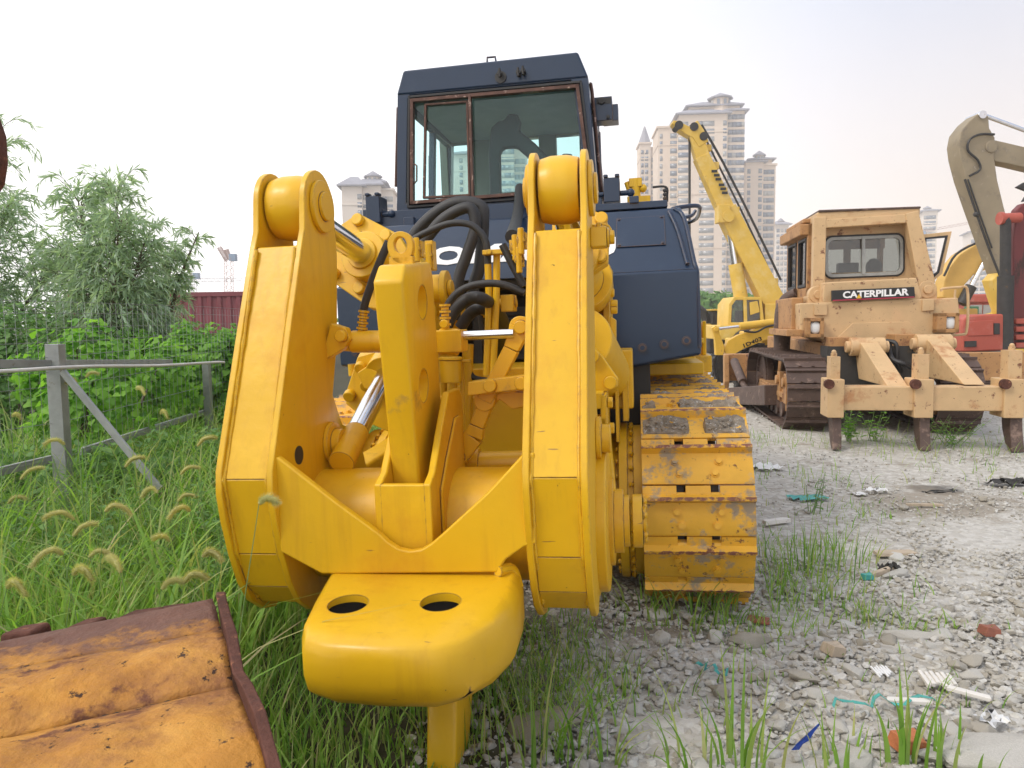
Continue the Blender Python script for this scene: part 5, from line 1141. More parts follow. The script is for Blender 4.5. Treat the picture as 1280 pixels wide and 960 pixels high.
def tower(lab, px0, px1, Y_, masses, cupola, head, vis_y=380, floor=3.0, name='apartment_tower', wall=None):
    """masses: (px0, px1, py_top, y0 depth offset, y1, columns [(px, width m, face)]) measured on the photograph, built at distance Y_"""
    global CF
    wall = wall or M['twall']; c = W((px0 + px1) / 2, 405, Y_); CF = Frame((c.x, c.y, 0), head); root = thing(name, lab, 'apartment tower', CF)
    wins = []
    for (a, b_, top, y0, y1, cols, hip) in masses:
        xa, xb = P(a, 400, y0).x, P(b_, 400, y0).x; zt = P((a + b_) / 2, top, y0).z
        m = MB(); m.box((xa, y0, 0), (xb, y1, zt)); z = 12
        for z in (zt * .36, zt * .62, zt - 7): m.box((xa - .2, y0 - .25, z), (xb + .2, y1 + .2, z + .5))
        m.build('wall', wall, root)
        m = MB(); e = 1.6
        if hip: m.loft([[(xa - e, y0 - e, zt), (xb + e, y0 - e, zt), (xb + e, y1 + e, zt), (xa - e, y1 + e, zt)], [(xa - e, y0 - e, zt + .5), (xb + e, y0 - e, zt + .5), (xb + e, y1 + e, zt + .5), (xa - e, y1 + e, zt + .5)], [(xa + (xb - xa) * .3, y0 + (y1 - y0) * .35, zt + hip), (xb - (xb - xa) * .3, y0 + (y1 - y0) * .35, zt + hip), (xb - (xb - xa) * .3, y1 - (y1 - y0) * .35, zt + hip), (xa + (xb - xa) * .3, y1 - (y1 - y0) * .35, zt + hip)]])
        else: m.box((xa - .6, y0 - .6, zt), (xb + .6, y1 + .6, zt + .8))
        m.build('roof', M['troof'] if hip else wall, root)
        for (cx, w, face) in cols:
            z = 9.0
            while z < zt - 3:
                if face == 'f': wins.append((P(cx, 400, y0).x, y0, z, w, 1.9, 'y'))
                elif face == 'r': wins.append((xb, y0 + (y1 - y0) * cx, z, w, 1.9, 'x'))
                else: wins.append((xa, y0 + (y1 - y0) * cx, z, w, 1.9, '-x'))
                z += floor
    if cupola:
        a, b_, t0, t1, yy, spire = cupola; xa, xb = P(a, 400, yy).x, P(b_, 400, yy).x; z0, z1 = P(a, t1, yy).z, P(a, t0, yy).z; xm = (xa + xb) / 2; r_ = (xb - xa) / 2
        m = MB(); m.cyl((xm, yy + r_, z0 - 2), (xm, yy + r_, z1), r_ * .85, n=8); m.cyl((xm, yy + r_, z0 - 2), (xm, yy + r_, z0 - .5), r_ * 1.1, n=8); cu = m.build('cupola', wall, root)
        m = MB(); m.cyl((xm, yy + r_, z1), (xm, yy + r_, z1 + .5), r_ * 1.2, n=8); m.cyl((xm, yy + r_, z1 + .5), (xm, yy + r_, z1 + spire), r_ * 1.15, .3, n=8); m.build('cupola_roof', M['troof'], cu)
        for k in range(8):
            an = 2 * PI * (k + .5) / 8; m = MB(); q = V((xm + math.cos(an) * r_ * .8, yy + r_ + math.sin(an) * r_ * .8, 0)); m.box((q.x - .5, q.y - .5, z0 + (z1 - z0) * .2), (q.x + .5, q.y + .5, z0 + (z1 - z0) * .85)); m.build('cupola_window', M['twin'], cu)
    wins.sort(key=lambda q: -q[2]); m = MB()
    for i, (x, y, z, w, h, ax) in enumerate(wins):
        if i < 100: o = link('window', win_mesh(w, h, ax if ax != 'y' else 'y'), root); o.location = (x, y, z)
        else:
            if ax == 'y': m.box((x - w / 2, y - .12, z), (x + w / 2, y + .1, z + h))
            elif ax == 'x': m.box((x - .1, y - w / 2, z), (x + .12, y + w / 2, z + h))
            else: m.box((x - .12, y - w / 2, z), (x + .1, y + w / 2, z + h))
    if m.v: tag(m.build('lower_windows', M['twin'], root, smooth=0), kind='stuff')
    return root
tower('tallest beige apartment tower with an octagonal rooftop pavilion behind the yellow crane boom', 822, 930, 310,
      [(822, 848, 160, 6, 24, [(843.5, 4.2, 'f'), (826, 1.1, 'f')], 0), (848, 907, 143, 0, 26, [(875, 1.4, 'f'), (884, 4.5, 'f'), (904, 1.4, 'f'), (853, 4, 'f'), (.25, 3, 'r')], 4.5), (907, 928, 139, 3, 22, [(910, 1.6, 'f'), (915, 1.6, 'f'), (921, 2.6, 'f'), (926, 1.4, 'f'), (.5, 3, 'r')], 3), (860, 922, 133, 8, 20, [], 3)],
      (887, 914, 121, 134, 6, 2.6), 4)
tower('second beige apartment tower with rooftop pavilion right of the tallest one', 930, 968, 330,
      [(930, 952, 203, 0, 22, [(934, 1.3, 'f'), (948, 1.5, 'f')], 2), (952, 967, 207, 3, 22, [(954, 1.5, 'f'), (958.5, 2, 'f'), (963, 1.5, 'f')], 0), (936, 962, 200, 6, 18, [], 2)], (941, 955, 194, 202, 5, 2.2), 6)
tower('small far apartment tower beside the top of the tan bulldozer cab', 968, 985, 420, [(968, 984, 281, 0, 20, [(971, 1.6, 'f'), (976, 1.6, 'f'), (981, 1.6, 'f')], 3)], (971, 979, 277, 282, 3, 2.), 6, wall=M['twall2'])
tower('slim apartment tower with a pointed grey spire at the left of the tall group', 799, 823, 360, [(800, 813, 180, 0, 12, [(803, 1.2, 'f'), (808, 1.6, 'f')], 0), (813, 824, 186, 3, 18, [(816, 1.4, 'f'), (820, 1.8, 'f')], 0)], (799.5, 813.5, 180, 186, 0, 8.5), 3)
tower('pale apartment tower with a lantern roof seen left of the cab', 430, 495, 290, [(432, 457, 233, 0, 22, [(454, 1.6, 'f')], 5), (457, 480, 232, 2, 22, [(461, 2.8, 'f'), (469, 2.0, 'f'), (474, 2.0, 'f'), (478, 1.2, 'f')], 4), (480, 495, 238, 6, 22, [(482, 1.4, 'f'), (487, 1.4, 'f'), (491.5, 2.2, 'f')], 0), (456, 484, 229, 8, 18, [], 3)], (460, 480, 220, 229, 7, 2.4), -3, wall=M['twall2'])
tower('pale apartment tower seen through the left cab window', 555, 595, 330, [(560, 571, 216, 4, 20, [(565, 1.4, 'f')], 2), (569, 604, 193, 0, 20, [(580, 1.4, 'f'), (595, 2, 'f')], 3)], None, 2, wall=M['twall2'])
tower('beige apartment tower seen through the middle cab window', 622, 665, 300, [(622, 645, 176, 0, 24, [(627, 1.6, 'f'), (632, 1.6, 'f'), (638, 2.4, 'f'), (643, 1.6, 'f')], 3), (645, 660, 186, 4, 22, [(648, 1.6, 'f'), (653, 1.8, 'f'), (657, 1.4, 'f')], 0)], None, 3)
tower('slim blue grey tower seen between the tan cab and its open door', 1150, 1170, 420, [(1150, 1168, 264, 0, 20, [(1153, 1.6, 'f'), (1158, 3.2, 'f'), (1164, 1.6, 'f')], 2)], (1151, 1160, 261, 266, 3, 1.5), 20, wall=M['twall2'])
tower('pale far apartment tower behind the grey excavator boom', 1208, 1262, 430, [(1209, 1235, 290, 0, 20, [(1213, 2, 'f'), (1219, 2, 'f'), (1227, 3, 'f')], 2), (1235, 1262, 284, 4, 24, [(1240, 2, 'f'), (1248, 2, 'f'), (1256, 2, 'f')], 3)], None, 20, wall=M['twall2'])
# ================================================================== construction cranes
M['crane_red'] = mat('site_crane_paint', (.42, .24, .20), .7); M['crane_blue'] = mat('site_crane_blue_paint', (.18, .28, .42), .7); M['crane_grey'] = mat('site_crane_grey_paint', (.42, .42, .43), .7)
def lattice(p, q, w, n, m=None, r_=.12):
    m = m or MB(); p, q = V(p), V(q); d = (q - p).normalized(); u = V((0, 0, 1)) if abs(d.z) < .8 else V((1, 0, 0)); s_ = d.cross(u).normalized() * w / 2; t = s_.cross(d).normalized() * w / 2
    cs = [s_ + t, s_ - t, -s_ - t, -s_ + t]
    for c in cs: m.bar(p + c, q + c, r_, r_)
    for i in range(n):
        a, b_ = p.lerp(q, i / n), p.lerp(q, (i + 1) / n)
        for k in range(4): m.bar(a + cs[k], b_ + cs[(k + 1) % 4] if i % 2 else b_ + cs[k - 1], r_ * .7, r_ * .7)
    return m
CF = Frame((0, 0, 0), 0)
def site_crane(lab, bx, Y_, ytop, jib, mm, jm):
    global CF
    b_ = W(bx, 405, Y_); b_.z = 0; t = W(bx, ytop, Y_); CF = Frame((0, 0, 0), 0, 0, 0, b_); root = thing('tower_crane', lab, 'tower crane', loc=b_)
    lattice(b_, t, 2.2, 22).build('mast', mm, root); m = MB(); m.cbox(t + V((1.5, 0, 0)), (2.2, 2.2, 2.4)); m.build('crane_cab', M['crane_blue'], root, bevel=.1)
    for (x0, y0, x1, y1) in jib: lattice(W(x0, y0, Y_), W(x1, y1, Y_), 1.2, 26).build('jib', jm, root)
site_crane('red and white luffing tower crane standing far off at the left', 286, 260, 322, ((284, 326, 274, 309), (286, 322, 283, 312)), M['crane_red'], M['crane_red'])
site_crane('tower crane with a long level jib far behind the red container', 241, 300, 345, ((205, 351, 318, 349), (236, 350, 241, 342)), M['crane_grey'], M['crane_grey'])
m = None
site_crane('far tower crane with a raised jib above the tan bulldozer door', 1150, 420, 292, ((1138, 292, 1210, 279),), M['crane_grey'], M['crane_red'])
site_crane('far tower crane with a level jib seen through the open door of the tan bulldozer', 1185, 440, 333, ((1140, 338, 1215, 331),), M['crane_grey'], M['crane_grey'])
CF = Frame((0, 0, 0), 0)
# far belt of trees
def far_tree(px_, ytop, Y_, w, seed, lab):
    g = W(px_, 405, Y_); ht = W(px_, ytop, Y_).z; r2 = random.Random(seed); bl = []
    for k in range(7): bl.append((g.x + r2.uniform(-.5, .5) * w, g.y + r2.uniform(-.4, .4) * w, ht * r2.uniform(.35, .72), w * r2.uniform(.25, .4), w * r2.uniform(.25, .4), ht * r2.uniform(.18, .30)))
    o = leafy('broadleaf_tree', lab, 'tree', bl, 4200, M['bush'], .55, .8, seed, False)
    m = MB(); m.tube([(0, 0, 0), (.1, 0, ht * .3), (0, 0, ht * .6)], [.25, .2, .1], 8, 4); m.build('trunk', M['bark'], o)
far_tree(878, 362, 95, 9, 31, 'leftmost dark green tree at the foot of the tall towers'); far_tree(892, 360, 88, 9, 32, 'rounded dark green tree in the middle of the group below the towers'); far_tree(908, 364, 92, 8, 33, 'dark green tree in the group below the towers, nearest the yellow crane')
for i, (x_, y_, lab) in enumerate(((960, 385, 'green tree hidden behind the yellow machines near the crane'), (1215, 372, 'green tree between the yellow boom and the grey boom'), (330, 380, 'far green tree behind the ripper arm beyond the container'), (120, 388, 'far green tree behind the willows'))):
    far_tree(x_, y_, 75, 9, 40 + i, lab)
# ================================================================== the tan bulldozer on the right
M['tan'] = mat('faded_tan_paint', (.55, .37, .19), .55, var=.10, scale=3, bump=.1, layers=(((.60, .38, .20), 2.2, .52, .2, .6), ((.42, .21, .09), 2.4, .56, .1, .7), ((.19, .08, .045), 7, .60, .06, .85), ((.12, .05, .03), 22, .645, .03, .85)))
M['tandirty'] = mat('rust_streaked_tan_paint', (.40, .21, .08), .65, var=.15, scale=4, bump=.2, layers=(((.20, .09, .05), 5, .54, .12, .85), ((.09, .045, .03), 18, .60, .06, .9)))
M['trackrust'] = mat('brown_worn_track', (.09, .055, .042), .6, .1, var=.2, scale=6, per=True, bump=.3, layers=(((.24, .16, .12), 9, .56, .12, .6), ((.05, .03, .02), 14, .6, .08, .9)))
M['cabglass'] = glass('dusty_cab_glass', (.5, .52, .5), .06)
T, TD = M['tan'], M['tandirty']
CF = CT = Frame((0, 0, 0), 9.5, 0, 0, (2.45, 11.8, 0))
cat_ = thing('bulldozer', 'faded tan bulldozer with rusty tracks and a three shank ripper beam, behind on the right', 'bulldozer', CT)
xl0, xl1 = P(984, 500, 10.3).x, P(1037, 500, 10.3).x; xr0, xr1 = P(1174, 500, 10.3).x, P(1232, 500, 10.3).x
ztk = P(1010, 446, 10.5).z
SH2 = None
def shoe2(w):
    m = MB(); m.px([(-.11, -.012), (-.11, .014), (.04, .02), (.052, .055), (.066, .055), (.076, .02), (.11, .012), (.11, -.012)], -w / 2, w / 2)
    for sx in (-.08, .08): m.box((sx - .02, -.10, .012), (sx + .02, -.085, .03))
    return m.mesh('track_shoe', M['trackrust'], smooth=30)
SH2 = shoe2(xl1 - xl0)
rt_ = (ztk - .03) / 2
for xc in ((xl0 + xl1) / 2, (xr0 + xr1) / 2): crawler(cat_, xc, 10.75, 13.6, rt_ + .01, rt_ - .02, 38, SH2, 1, False, M['tandirty'], M['trackrust'])
xc = (xl0 + xr1) / 2
a = (xl0 + xl1) / 2
for k in (0, 1): m = MB(); q = V((a - .05, 11.0 + k * .55, .45)); m.box((a - .16, 10.95 + k * .5, .3), (a + .1, 11.15 + k * .5, .72)); m.cyl((a - .2, 11.05 + k * .5, .6), (a - .1, 11.05 + k * .5, .6), .07); m.build('track_frame_bracket', TD, cat_, bevel=.01)
m = MB(); m.box((xl1 + .05, 10.9, .45), (xr0 - .05, 15.5, 1.15)); m.build('hull', TD, cat_, bevel=.02)
pz = lambda x, y, v: P(x, y, v)
def ppoly(name, pts, v, depth, mm, par=None, bevel=.006):
    m = MB(); m.ext([P(x, y, v) for x, y in pts], (0, depth, 0)); return m.build(name, mm, par or cat_, bevel=bevel)
body = ppoly('fuel_tank', [(1000, 379), (1198, 372), (1200, 393), (1197, 416), (1176, 424), (1150, 427), (1050, 433), (1018, 421), (1001, 414)], 10.95, 1.1, T, None, .02)
ppoly('tank_upper', [(1030, 353), (1146, 347), (1153, 372), (1150, 376), (1028, 379)], 11.0, .8, T, body, .02)
ppoly('tank_panel', [(1048, 421), (1066, 404), (1135, 402), (1153, 416), (1153, 424), (1048, 429)], 10.93, .03, T, body)
ppoly('tank_plate', [(1018, 380), (1034, 380), (1034, 394), (1018, 394)], 10.92, .04, T, body)
ppoly('tank_plate', [(1153, 374), (1168, 374), (1168, 388), (1153, 389)], 10.92, .04, T, body)
sg = ppoly('name_board', [(1040, 363), (1143, 358.5), (1144, 372), (1040, 376.5)], 10.9, .05, M['blacktxt'], body, .003)
M['signred'] = mat('sign_red_stripe', (.45, .02, .06), .5)
ppoly('stripe', [(1041, 375), (1143, 370.7), (1143, 371.7), (1041, 376.2)], 10.893, .005, M['signred'], sg, 0)
a, b_ = P(1053.5, 373, 10.895), P(1136, 369.2, 10.895); t_ = txt('CATERPILLAR', 'sign_lettering', M['white'], sg, a, b_ - a, (0, 0, 1), P(1053, 364.3, 10.895).z - a.z, bold=.035, width=(b_ - a).length, ext=.004)
m = MB(); q = [P(1070.2, 373.2, 10.885), P(1077.3, 372.9, 10.885), P(1073.7, 367.5, 10.885)]; m.ext(q, (0, .004, 0)); m.build('yellow_triangle', M['yellow'], sg)
for (x0, y0, x1, y1) in ((1007, 397, 1030, 422), (1170, 391, 1199, 416)):
    m = MB(); a, b_ = P(x0, y1, 10.82), P(x1, y0, 10.82); w_ = .05
    m.box((a.x, 10.8, a.z), (b_.x, 10.95, a.z + w_)); m.box((a.x, 10.8, b_.z - w_), (b_.x, 10.95, b_.z)); m.box((a.x, 10.8, a.z), (a.x + w_ * (1.2 if x0 < 1100 else 2.4), 10.95, b_.z)); m.box((b_.x - w_, 10.8, a.z), (b_.x, 10.95, b_.z))
    hb = m.build('headlight', TD, cat_, bevel=.006); m = MB(); m.box((a.x + w_, 10.86, a.z + w_), (b_.x - w_, 10.94, b_.z - w_)); m.build('lamp_recess', M['dark'], hb)
    m = MB(); c = P((x0 + x1) / 2 + (1 if x0 < 1100 else 4), (y0 + y1) / 2, 10.84); m.cyl(c + V((0, .03, 0)), c, .085, .08, 20); m.ball(c + V((0, .0, 0)), .078, 18, (1, .25, 1)); m.build('lamp_lens', M['whitepl'], hb)
# cab with rollover frame
CV = 11.55
def fbar(name, a, b_, v, w, d, mm=T, par=None, w2=None): m = MB(); m.bar(P(*a, v), P(*b_, v), d, w, (1, 0, 0), d, w2 or w); return m.build(name, mm, par or cabt, bevel=.012)
m = MB(); o_ = [P(x, y, CV) for x, y in ((1030, 372), (1022, 272), (1143, 262), (1158, 366))]; i_ = [P(x, y, CV) for x, y in ((1034, 341), (1034, 295), (1124, 291), (1126, 339))]
m.ring(o_, i_, (0, .05, 0)); cabt = m.build('cab', T, cat_, bevel=.01)
m = MB(); s0, s1 = P(1020, 266, 11.35), P(1149, 259, 11.35); m.loft([[(s0.x, 11.3, s0.z - .12), (s1.x, 11.3, s1.z - .12), (s1.x, 13.2, s1.z - .12), (s0.x, 13.2, s0.z - .12)], [(s0.x, 11.3, s0.z), (s1.x, 11.3, s1.z), (s1.x, 13.2, s1.z), (s0.x, 13.2, s0.z)]]); m.build('roof', T, cabt, bevel=.02)
m = MB(); m.box((s0.x - .16, 11.6, s0.z - .28), (s0.x, 13.2, s0.z - .12)); m.box((s0.x - .1, 11.7, s0.z - .10), (s0.x + .1, 13.0, s0.z - .03)); m.build('roof_edge', TD, cabt, bevel=.02)
m = MB(); m.box((s0.x + .02, 11.28, s0.z), (s1.x, 13.3, s0.z + .03)); m.build('roof_skin', M['trackrust'], cabt, bevel=.01)
fbar('rollover_post', (1024, 272), (1022, 366), 11.35, .16, .16); fbar('rollover_post', (1137, 266), (1156, 356), 11.35, .17, .18, w2=.22)
fbar('rollover_beam', (1022, 281), (1146, 273), 11.36, .17, .12)
for (x, y) in ((1022, 368), (1159, 362)): m = MB(); c = P(x, y, 11.25); m.disc_stack(c, (0, -1, 0), [(-.15, .02, .12), (0, .05, .06)]); m.box(c + V((-.13, 0, -.15)), c + V((.13, .3, -.02))); m.build('post_foot', T, cabt, bevel=.01)
def rrect(x0, y0, x1, y1, r, v, n=5, sk=0.):
    out = []
    for (cx, cy, a0) in ((x1 - r, y0 + r, -90), (x1 - r, y1 - r, 0), (x0 + r, y1 - r, 90), (x0 + r, y0 + r, 180)):
        for k in range(n + 1): a = R(a0 + 90 * k / n); x = cx + r * math.cos(a); y = cy + r * math.sin(a); out.append(P(x, y - (x - x0) * sk, v))
    return out
m = MB(); m.ring(rrect(1032, 297, 1129, 347, 9, CV - .04, sk=.04), rrect(1035.5, 300.5, 1125.5, 343, 7, CV - .04, sk=.04), (0, .05, 0)); wf = m.build('window_frame', M['galv'], cabt)
m = MB(); m.ring(rrect(1030, 295, 1131, 349, 10, CV - .02, sk=.04), rrect(1033, 298, 1128, 346, 8, CV - .02, sk=.04), (0, .03, 0)); m.build('window_seal', M['black_rubber'], wf)
m = MB(); m.bar(P(1079, 296, CV - .03), P(1079, 343, CV - .03), .05, .04, (1, 0, 0)); m.build('window_mullion', M['galv'], wf)
m = MB(); m.ext(rrect(1033, 298, 1128, 346, 8, CV + .0, sk=.04), (0, .004, 0)); m.build('window_pane', M['cabglass'], wf)
# cab left side: posts with two openings, far wall, front wall
xs_, zs_ = P(1018, 300, 11.55).x, P(1018, 372, 11.55).z; zr = s0.z - .12
m = MB(); xa = xs_ - .02
for (a, b_) in ((11.6, 11.68), (12.25, 12.37), (13.05, 13.15)): m.box((xa - .06, a, zs_ - .35), (xa, b_, zr))
m.box((xa - .06, 11.6, zs_ - .35), (xa, 13.15, zs_ + .15)); m.box((xa - .06, 11.6, zr - .18), (xa, 13.15, zr)); m.build('cab_side', TD, cabt, bevel=.01)
for (a, b_) in ((11.70, 12.23), (12.39, 13.03)):
    m = MB(); m.box((xa - .035, a, zs_ + .16), (xa - .03, b_, zr - .19)); sgl = m.build('side_window', M['cabglass'], cabt)
    m = MB(); m.ring([(xa - .07, a, zs_ + .16), (xa - .07, b_, zs_ + .16), (xa - .07, b_, zr - .19), (xa - .07, a, zr - .19)], [(xa - .07, a + .035, zs_ + .2), (xa - .07, b_ - .035, zs_ + .2), (xa - .07, b_ - .035, zr - .225), (xa - .07, a + .035, zr - .225)], (.03, 0, 0)); m.build('window_seal', M['black_rubber'], sgl)
xb_ = P(1150, 300, 11.55).x
m = MB(); m.box((xb_ - .1, 11.6, zs_ - .3), (xb_ - .05, 11.8, zr)); m.box((xb_ - .1, 13.0, zs_ - .3), (xb_ - .05, 13.15, zr)); m.box((xa, 13.1, zr - .25), (xb_, 13.15, zr)); m.box((xa, 13.1, zs_ - .3), (xb_, 13.15, zs_ + .35)); m.box(((xa + xb_) / 2 + .1, 13.1, zs_), ((xa + xb_) / 2 + .2, 13.15, zr)); m.box((xa, 11.6, zs_ - .35), (xb_, 13.1, zs_ - .3)); m.build('cab_front', TD, cabt)
m = MB(); a, b_ = P(1048, 345, 11.9), P(1074, 328, 11.9); m.box((a.x, 11.9, a.z - .3), (b_.x, 12.05, b_.z)); m.ball(P(1092, 334, 12.0), .12, 12, (1, .5, 1.1)); m.build('seat_silhouette', M['seat'], cabt, bevel=.03)
# open door on the right
m = MB(); m.ring([P(x, y, 11.8) for x, y in ((1154, 293), (1190, 289), (1178, 342), (1166, 352), (1158, 353))], [P(x, y, 11.8) for x, y in ((1157, 298), (1184, 295), (1173, 340), (1164, 348), (1159, 348))], (0, .05, 0)); dr = m.build('door', T, cat_, bevel=.006)
m = MB(); m.ring([P(x, y, 11.79) for x, y in ((1156, 297), (1185, 294), (1174, 341), (1165, 349), (1158, 349))], [P(x, y, 11.79) for x, y in ((1158, 299), (1182, 297), (1172, 339), (1163, 346), (1159, 346))], (0, .03, 0)); m.build('door_seal', M['black_rubber'], dr)
# side body panels, step, exhaust column left of the cab
m = MB(); a = P(998, 408, 11.2); m.box((P(984, 400, 11.6).x, 11.3, P(984, 412, 11.6).z), (P(1004, 400, 11.3).x, 12.6, P(1000, 372, 11.4).z)); m.build('side_box', TD, cat_, bevel=.02)
m = MB(); q0, q1 = P(971, 422, 11.7), P(1016, 420, 10.95); m.box((q0.x, 10.95, q1.z), (q1.x, 12.4, q1.z + .09)); m.build('step', TD, cat_, bevel=.01)
m = MB(); m.tube([P(977, 440, 12.4), P(978, 410, 12.4), P(979, 388, 12.4), P(984, 374, 12.4), P(996, 366, 12.3)], [.12, .13, .12, .1, .08], 14, 5); m.build('exhaust_stack', M['trackrust'], cat_)
m = MB(); m.box((P(1012, 390, 13.2).x, 13.2, 1.0), (P(1125, 390, 13.2).x, 15.6, P(1000, 378, 13.2).z)); m.build('engine_hood', TD, cat_, bevel=.03)
m = MB(); m.tube([P(1177, 364, 11.1), P(1178, 361, 11.1), P(1200, 359, 11.1), P(1209, 361, 11.1), P(1210, 390, 11.1), P(1208, 414, 11.1), P(1203, 418, 11.1), P(1175, 420, 11.1)], .018, 8, 3); m.tube([P(1193, 376, 11.1), P(1194, 362, 11.1)], .016, 8, 1); m.build('handrail', T, cat_)
# ripper
BV = 9.1
rp = MB(); p0, p1 = P(1042, 483.5, BV), P(1290, 480, BV); zb_ = P(1042, 513, BV).z; rp.box((p0.x - .02, BV, zb_), (P(1300, 480, BV).x, BV + .28, p0.z)); beam = rp.build('ripper_beam', T, cat_, bevel=.012)
for (x0, x1, xt0, xt1, yt, xs0, xs1, ybot) in ((1034, 1056, 1038.5, 1051, 446, 1040, 1051, 566), (1142, 1168, 1147, 1162.5, 443, 1148, 1161.5, 567), (1254, 1282, 1260, 1279, 438, 1261, 1277, 565)):
    m = MB(); a, b_ = P(x0, 523, BV - .03), P(x1, 472, BV - .03); zt_ = P(x0, 474, BV).z; m.box((a.x, BV - .04, P(x0, 511, BV).z - .10), (b_.x, BV + .32, zt_)); hold = m.build('shank_holder', T, beam, bevel=.012)
    m = MB(); m.disc_stack(P(x0 + 2, 480, BV - .04), (0, -1, 0), [(-.02, .04, .055)]); m.build('shank_pin', M['rust'], hold)
    m = MB(); a, b_ = P(xt0, 476, BV + .02), P(xt1, yt, BV + .02); m.box((a.x, BV + .03, a.z - .1), (b_.x, BV + .22, b_.z)); c = V(((a.x + b_.x) / 2, BV + .12, b_.z)); m.cyl(c, c + V((0, 0, .04)), .035, n=10); m.ball(c + V((0, 0, .05)), .028); m.disc_stack(P((xt0 + xt1) / 2 - 1, yt + 10, BV + .03), (0, -1, 0), [(0, .004, .022)]); m.build('shank_head', T, hold, bevel=.012)
    m = MB(); a, b_ = P(xs0, 515, BV + .05), P(xs1, 515, BV + .05); zt_ = P(xs0, 512, BV).z
    m.loft([[(a.x + dx, BV + y0, z), (b_.x + dx, BV + y0, z), (b_.x + dx, BV + y1, z), (a.x + dx, BV + y1, z)] for z, y0, y1, dx in ((.0, -.10, -.02, -.02), (.08, -.06, .10, -.01), (.22, 0, .20, 0), (zt_, .03, .25, 0))]); m.build('ripper_shank', M['trackrust'], hold, bevel=.01)
for (xa0, xa1, xb0, xb1, yt, yb) in ((1084, 1103, 1101, 1125, 428, 484), (1170, 1190, 1193, 1216, 424, 481)):
    m = MB(); A0_, A1_ = P(xa0, yt, 10.35), P(xa1, yt, 10.35); B0_, B1_ = P(xb0, yb, BV + .1), P(xb1, yb, BV + .1); A0_.x = B0_.x = (B0_.x + A0_.x) / 2; A1_.x = B1_.x = A0_.x + .22
    m.loft([[A0_, A1_, A1_ + V((0, .25, -.1)), A0_ + V((0, .25, -.1))], [B0_, B1_, V((B1_.x, 10.4, B1_.z)), V((B0_.x, 10.4, B0_.z))]]); ar = m.build('ripper_arm', T, cat_, bevel=.012)
    m = MB(); c = A0_ + V((.11, .12, -.06)); m.disc_stack(c, (1, 0, 0), [(-.21, .21, .12), (-.26, .26, .075)]); m.build('pivot_pin', T, ar, bevel=.01)
    m = MB(); m.box(c + V((-.42, .1, -.12)), c + V((-.1, .6, .12))); m.box(c + V((-.4, .12, -.6)), c + V((-.3, .5, .0))); m.build('arm_bracket', TD, cat_, bevel=.01)
m = MB(); m.tube([P(1112, 430, 10.6), P(1115, 448, 10.4), P(1130, 455, 10.3), P(1143, 462, 10.4)], .03, 8, 5); m.build('hydraulic_hose', M['black_rubber'], cat_)
m = MB(); m.tube([P(1108, 426, 10.6), P(1120, 430, 10.5), P(1122, 450, 10.5), P(1128, 470, 10.6)], .028, 8, 5); m.build('hydraulic_hose', M['black_rubber'], cat_)
m = MB(); m.box((xl1 + .02, 10.55, .5), (xr0 - .02, 10.95, P(1100, 432, 10.7).z)); m.build('rear_case', M['dark'], cat_)
# blade and push arm
m = MB(); a, b_ = P(906, 488, 14.6), P(960, 442, 14.6); m.box((a.x, 14.5, .35), (P(1290, 440, 14.6).x, 14.75, b_.z)); m.px([(14.5, .1), (14.3, .35), (14.35, b_.z), (14.6, b_.z)], a.x - .04, a.x + .05); m.box((a.x + .35, 14.42, .4), (a.x + .42, 14.5, b_.z)); m.build('blade', TD, cat_, bevel=.015)
m = MB(); m.bar(P(917, 495, 14.3), P(965, 494, 11.6), .22, .3); m.build('push_arm', M['trackrust'], cat_, bevel=.015)
m = MB(); m.cyl(P(918, 452, 14.2), P(929, 478, 13.4), .075); m.cyl(P(926, 476, 13.5), P(933, 486, 13.2), .045); m.build('tilt_cylinder', M['trackrust'], cat_)
# ================================================================== mobile crane
M['cranyel'] = mat('crane_yellow_paint', (.62, .40, .06), .5, var=.1, scale=1.5, layers=(((.66, .48, .16), 2, .5, .2, .6), ((.22, .13, .05), 9, .66, .05, .8)))
CY = M['cranyel']
c = W(950, 405, 30); CF = Frame((c.x, c.y, 0), 0); P_ = P
cr = thing('mobile_crane', 'yellow mobile crane with a raised telescopic boom and a small glazed cab', 'crane', CF); 
pv_ = 0.
def bm_(name, a, b_, w, d, v=0., w2=None, d2=None, mm=CY, par=None):
    m = MB(); m.bar(P(*a, v), P(*b_, v), d, w, (1, 0, 0), d2 or d, w2 or w); return m.build(name, mm, par or cr, bevel=.02)
b1 = bm_('boom_section', (977, 402), (906, 262), .88, .7, w2=.72); b2 = bm_('boom_section', (908, 266), (876, 196), .62, .55, w2=.56, d2=.5); b3 = bm_('boom_section', (878, 200), (868, 168), .54, .45, w2=.5)
m = MB(); m.ext([P(x, y, -.25) for x, y in ((842, 150), (850, 152), (862, 158), (872, 150), (880, 162), (886, 176), (874, 184), (866, 172), (858, 168), (846, 160), (840, 154))], (0, .5, 0)); hd = m.build('boom_head', CY, b3, bevel=.03)
m = MB()
for x, y in ((849, 156), (868, 158), (880, 170)): m.disc_stack(P(x, y, -.3), (0, 1, 0), [(0, .6, .16)], 16)
m.build('sheave', M['dark'], hd)
m = MB(); m.tube([P(862, 168, 0), P(862, 330, 0)], .05, 5, 1); m.build('hoist_rope', M['dark'], cr)
m = MB(); m.tube([P(872, 152, .3), P(895, 200, .3), P(930, 270, .3), P(972, 360, .3)], .04, 5, 2); m.tube([P(877, 156, .35), P(905, 205, .35), P(945, 285, .35), P(976, 350, .35)], .05, 5, 2); m.build('boom_hose', M['dark'], b1)
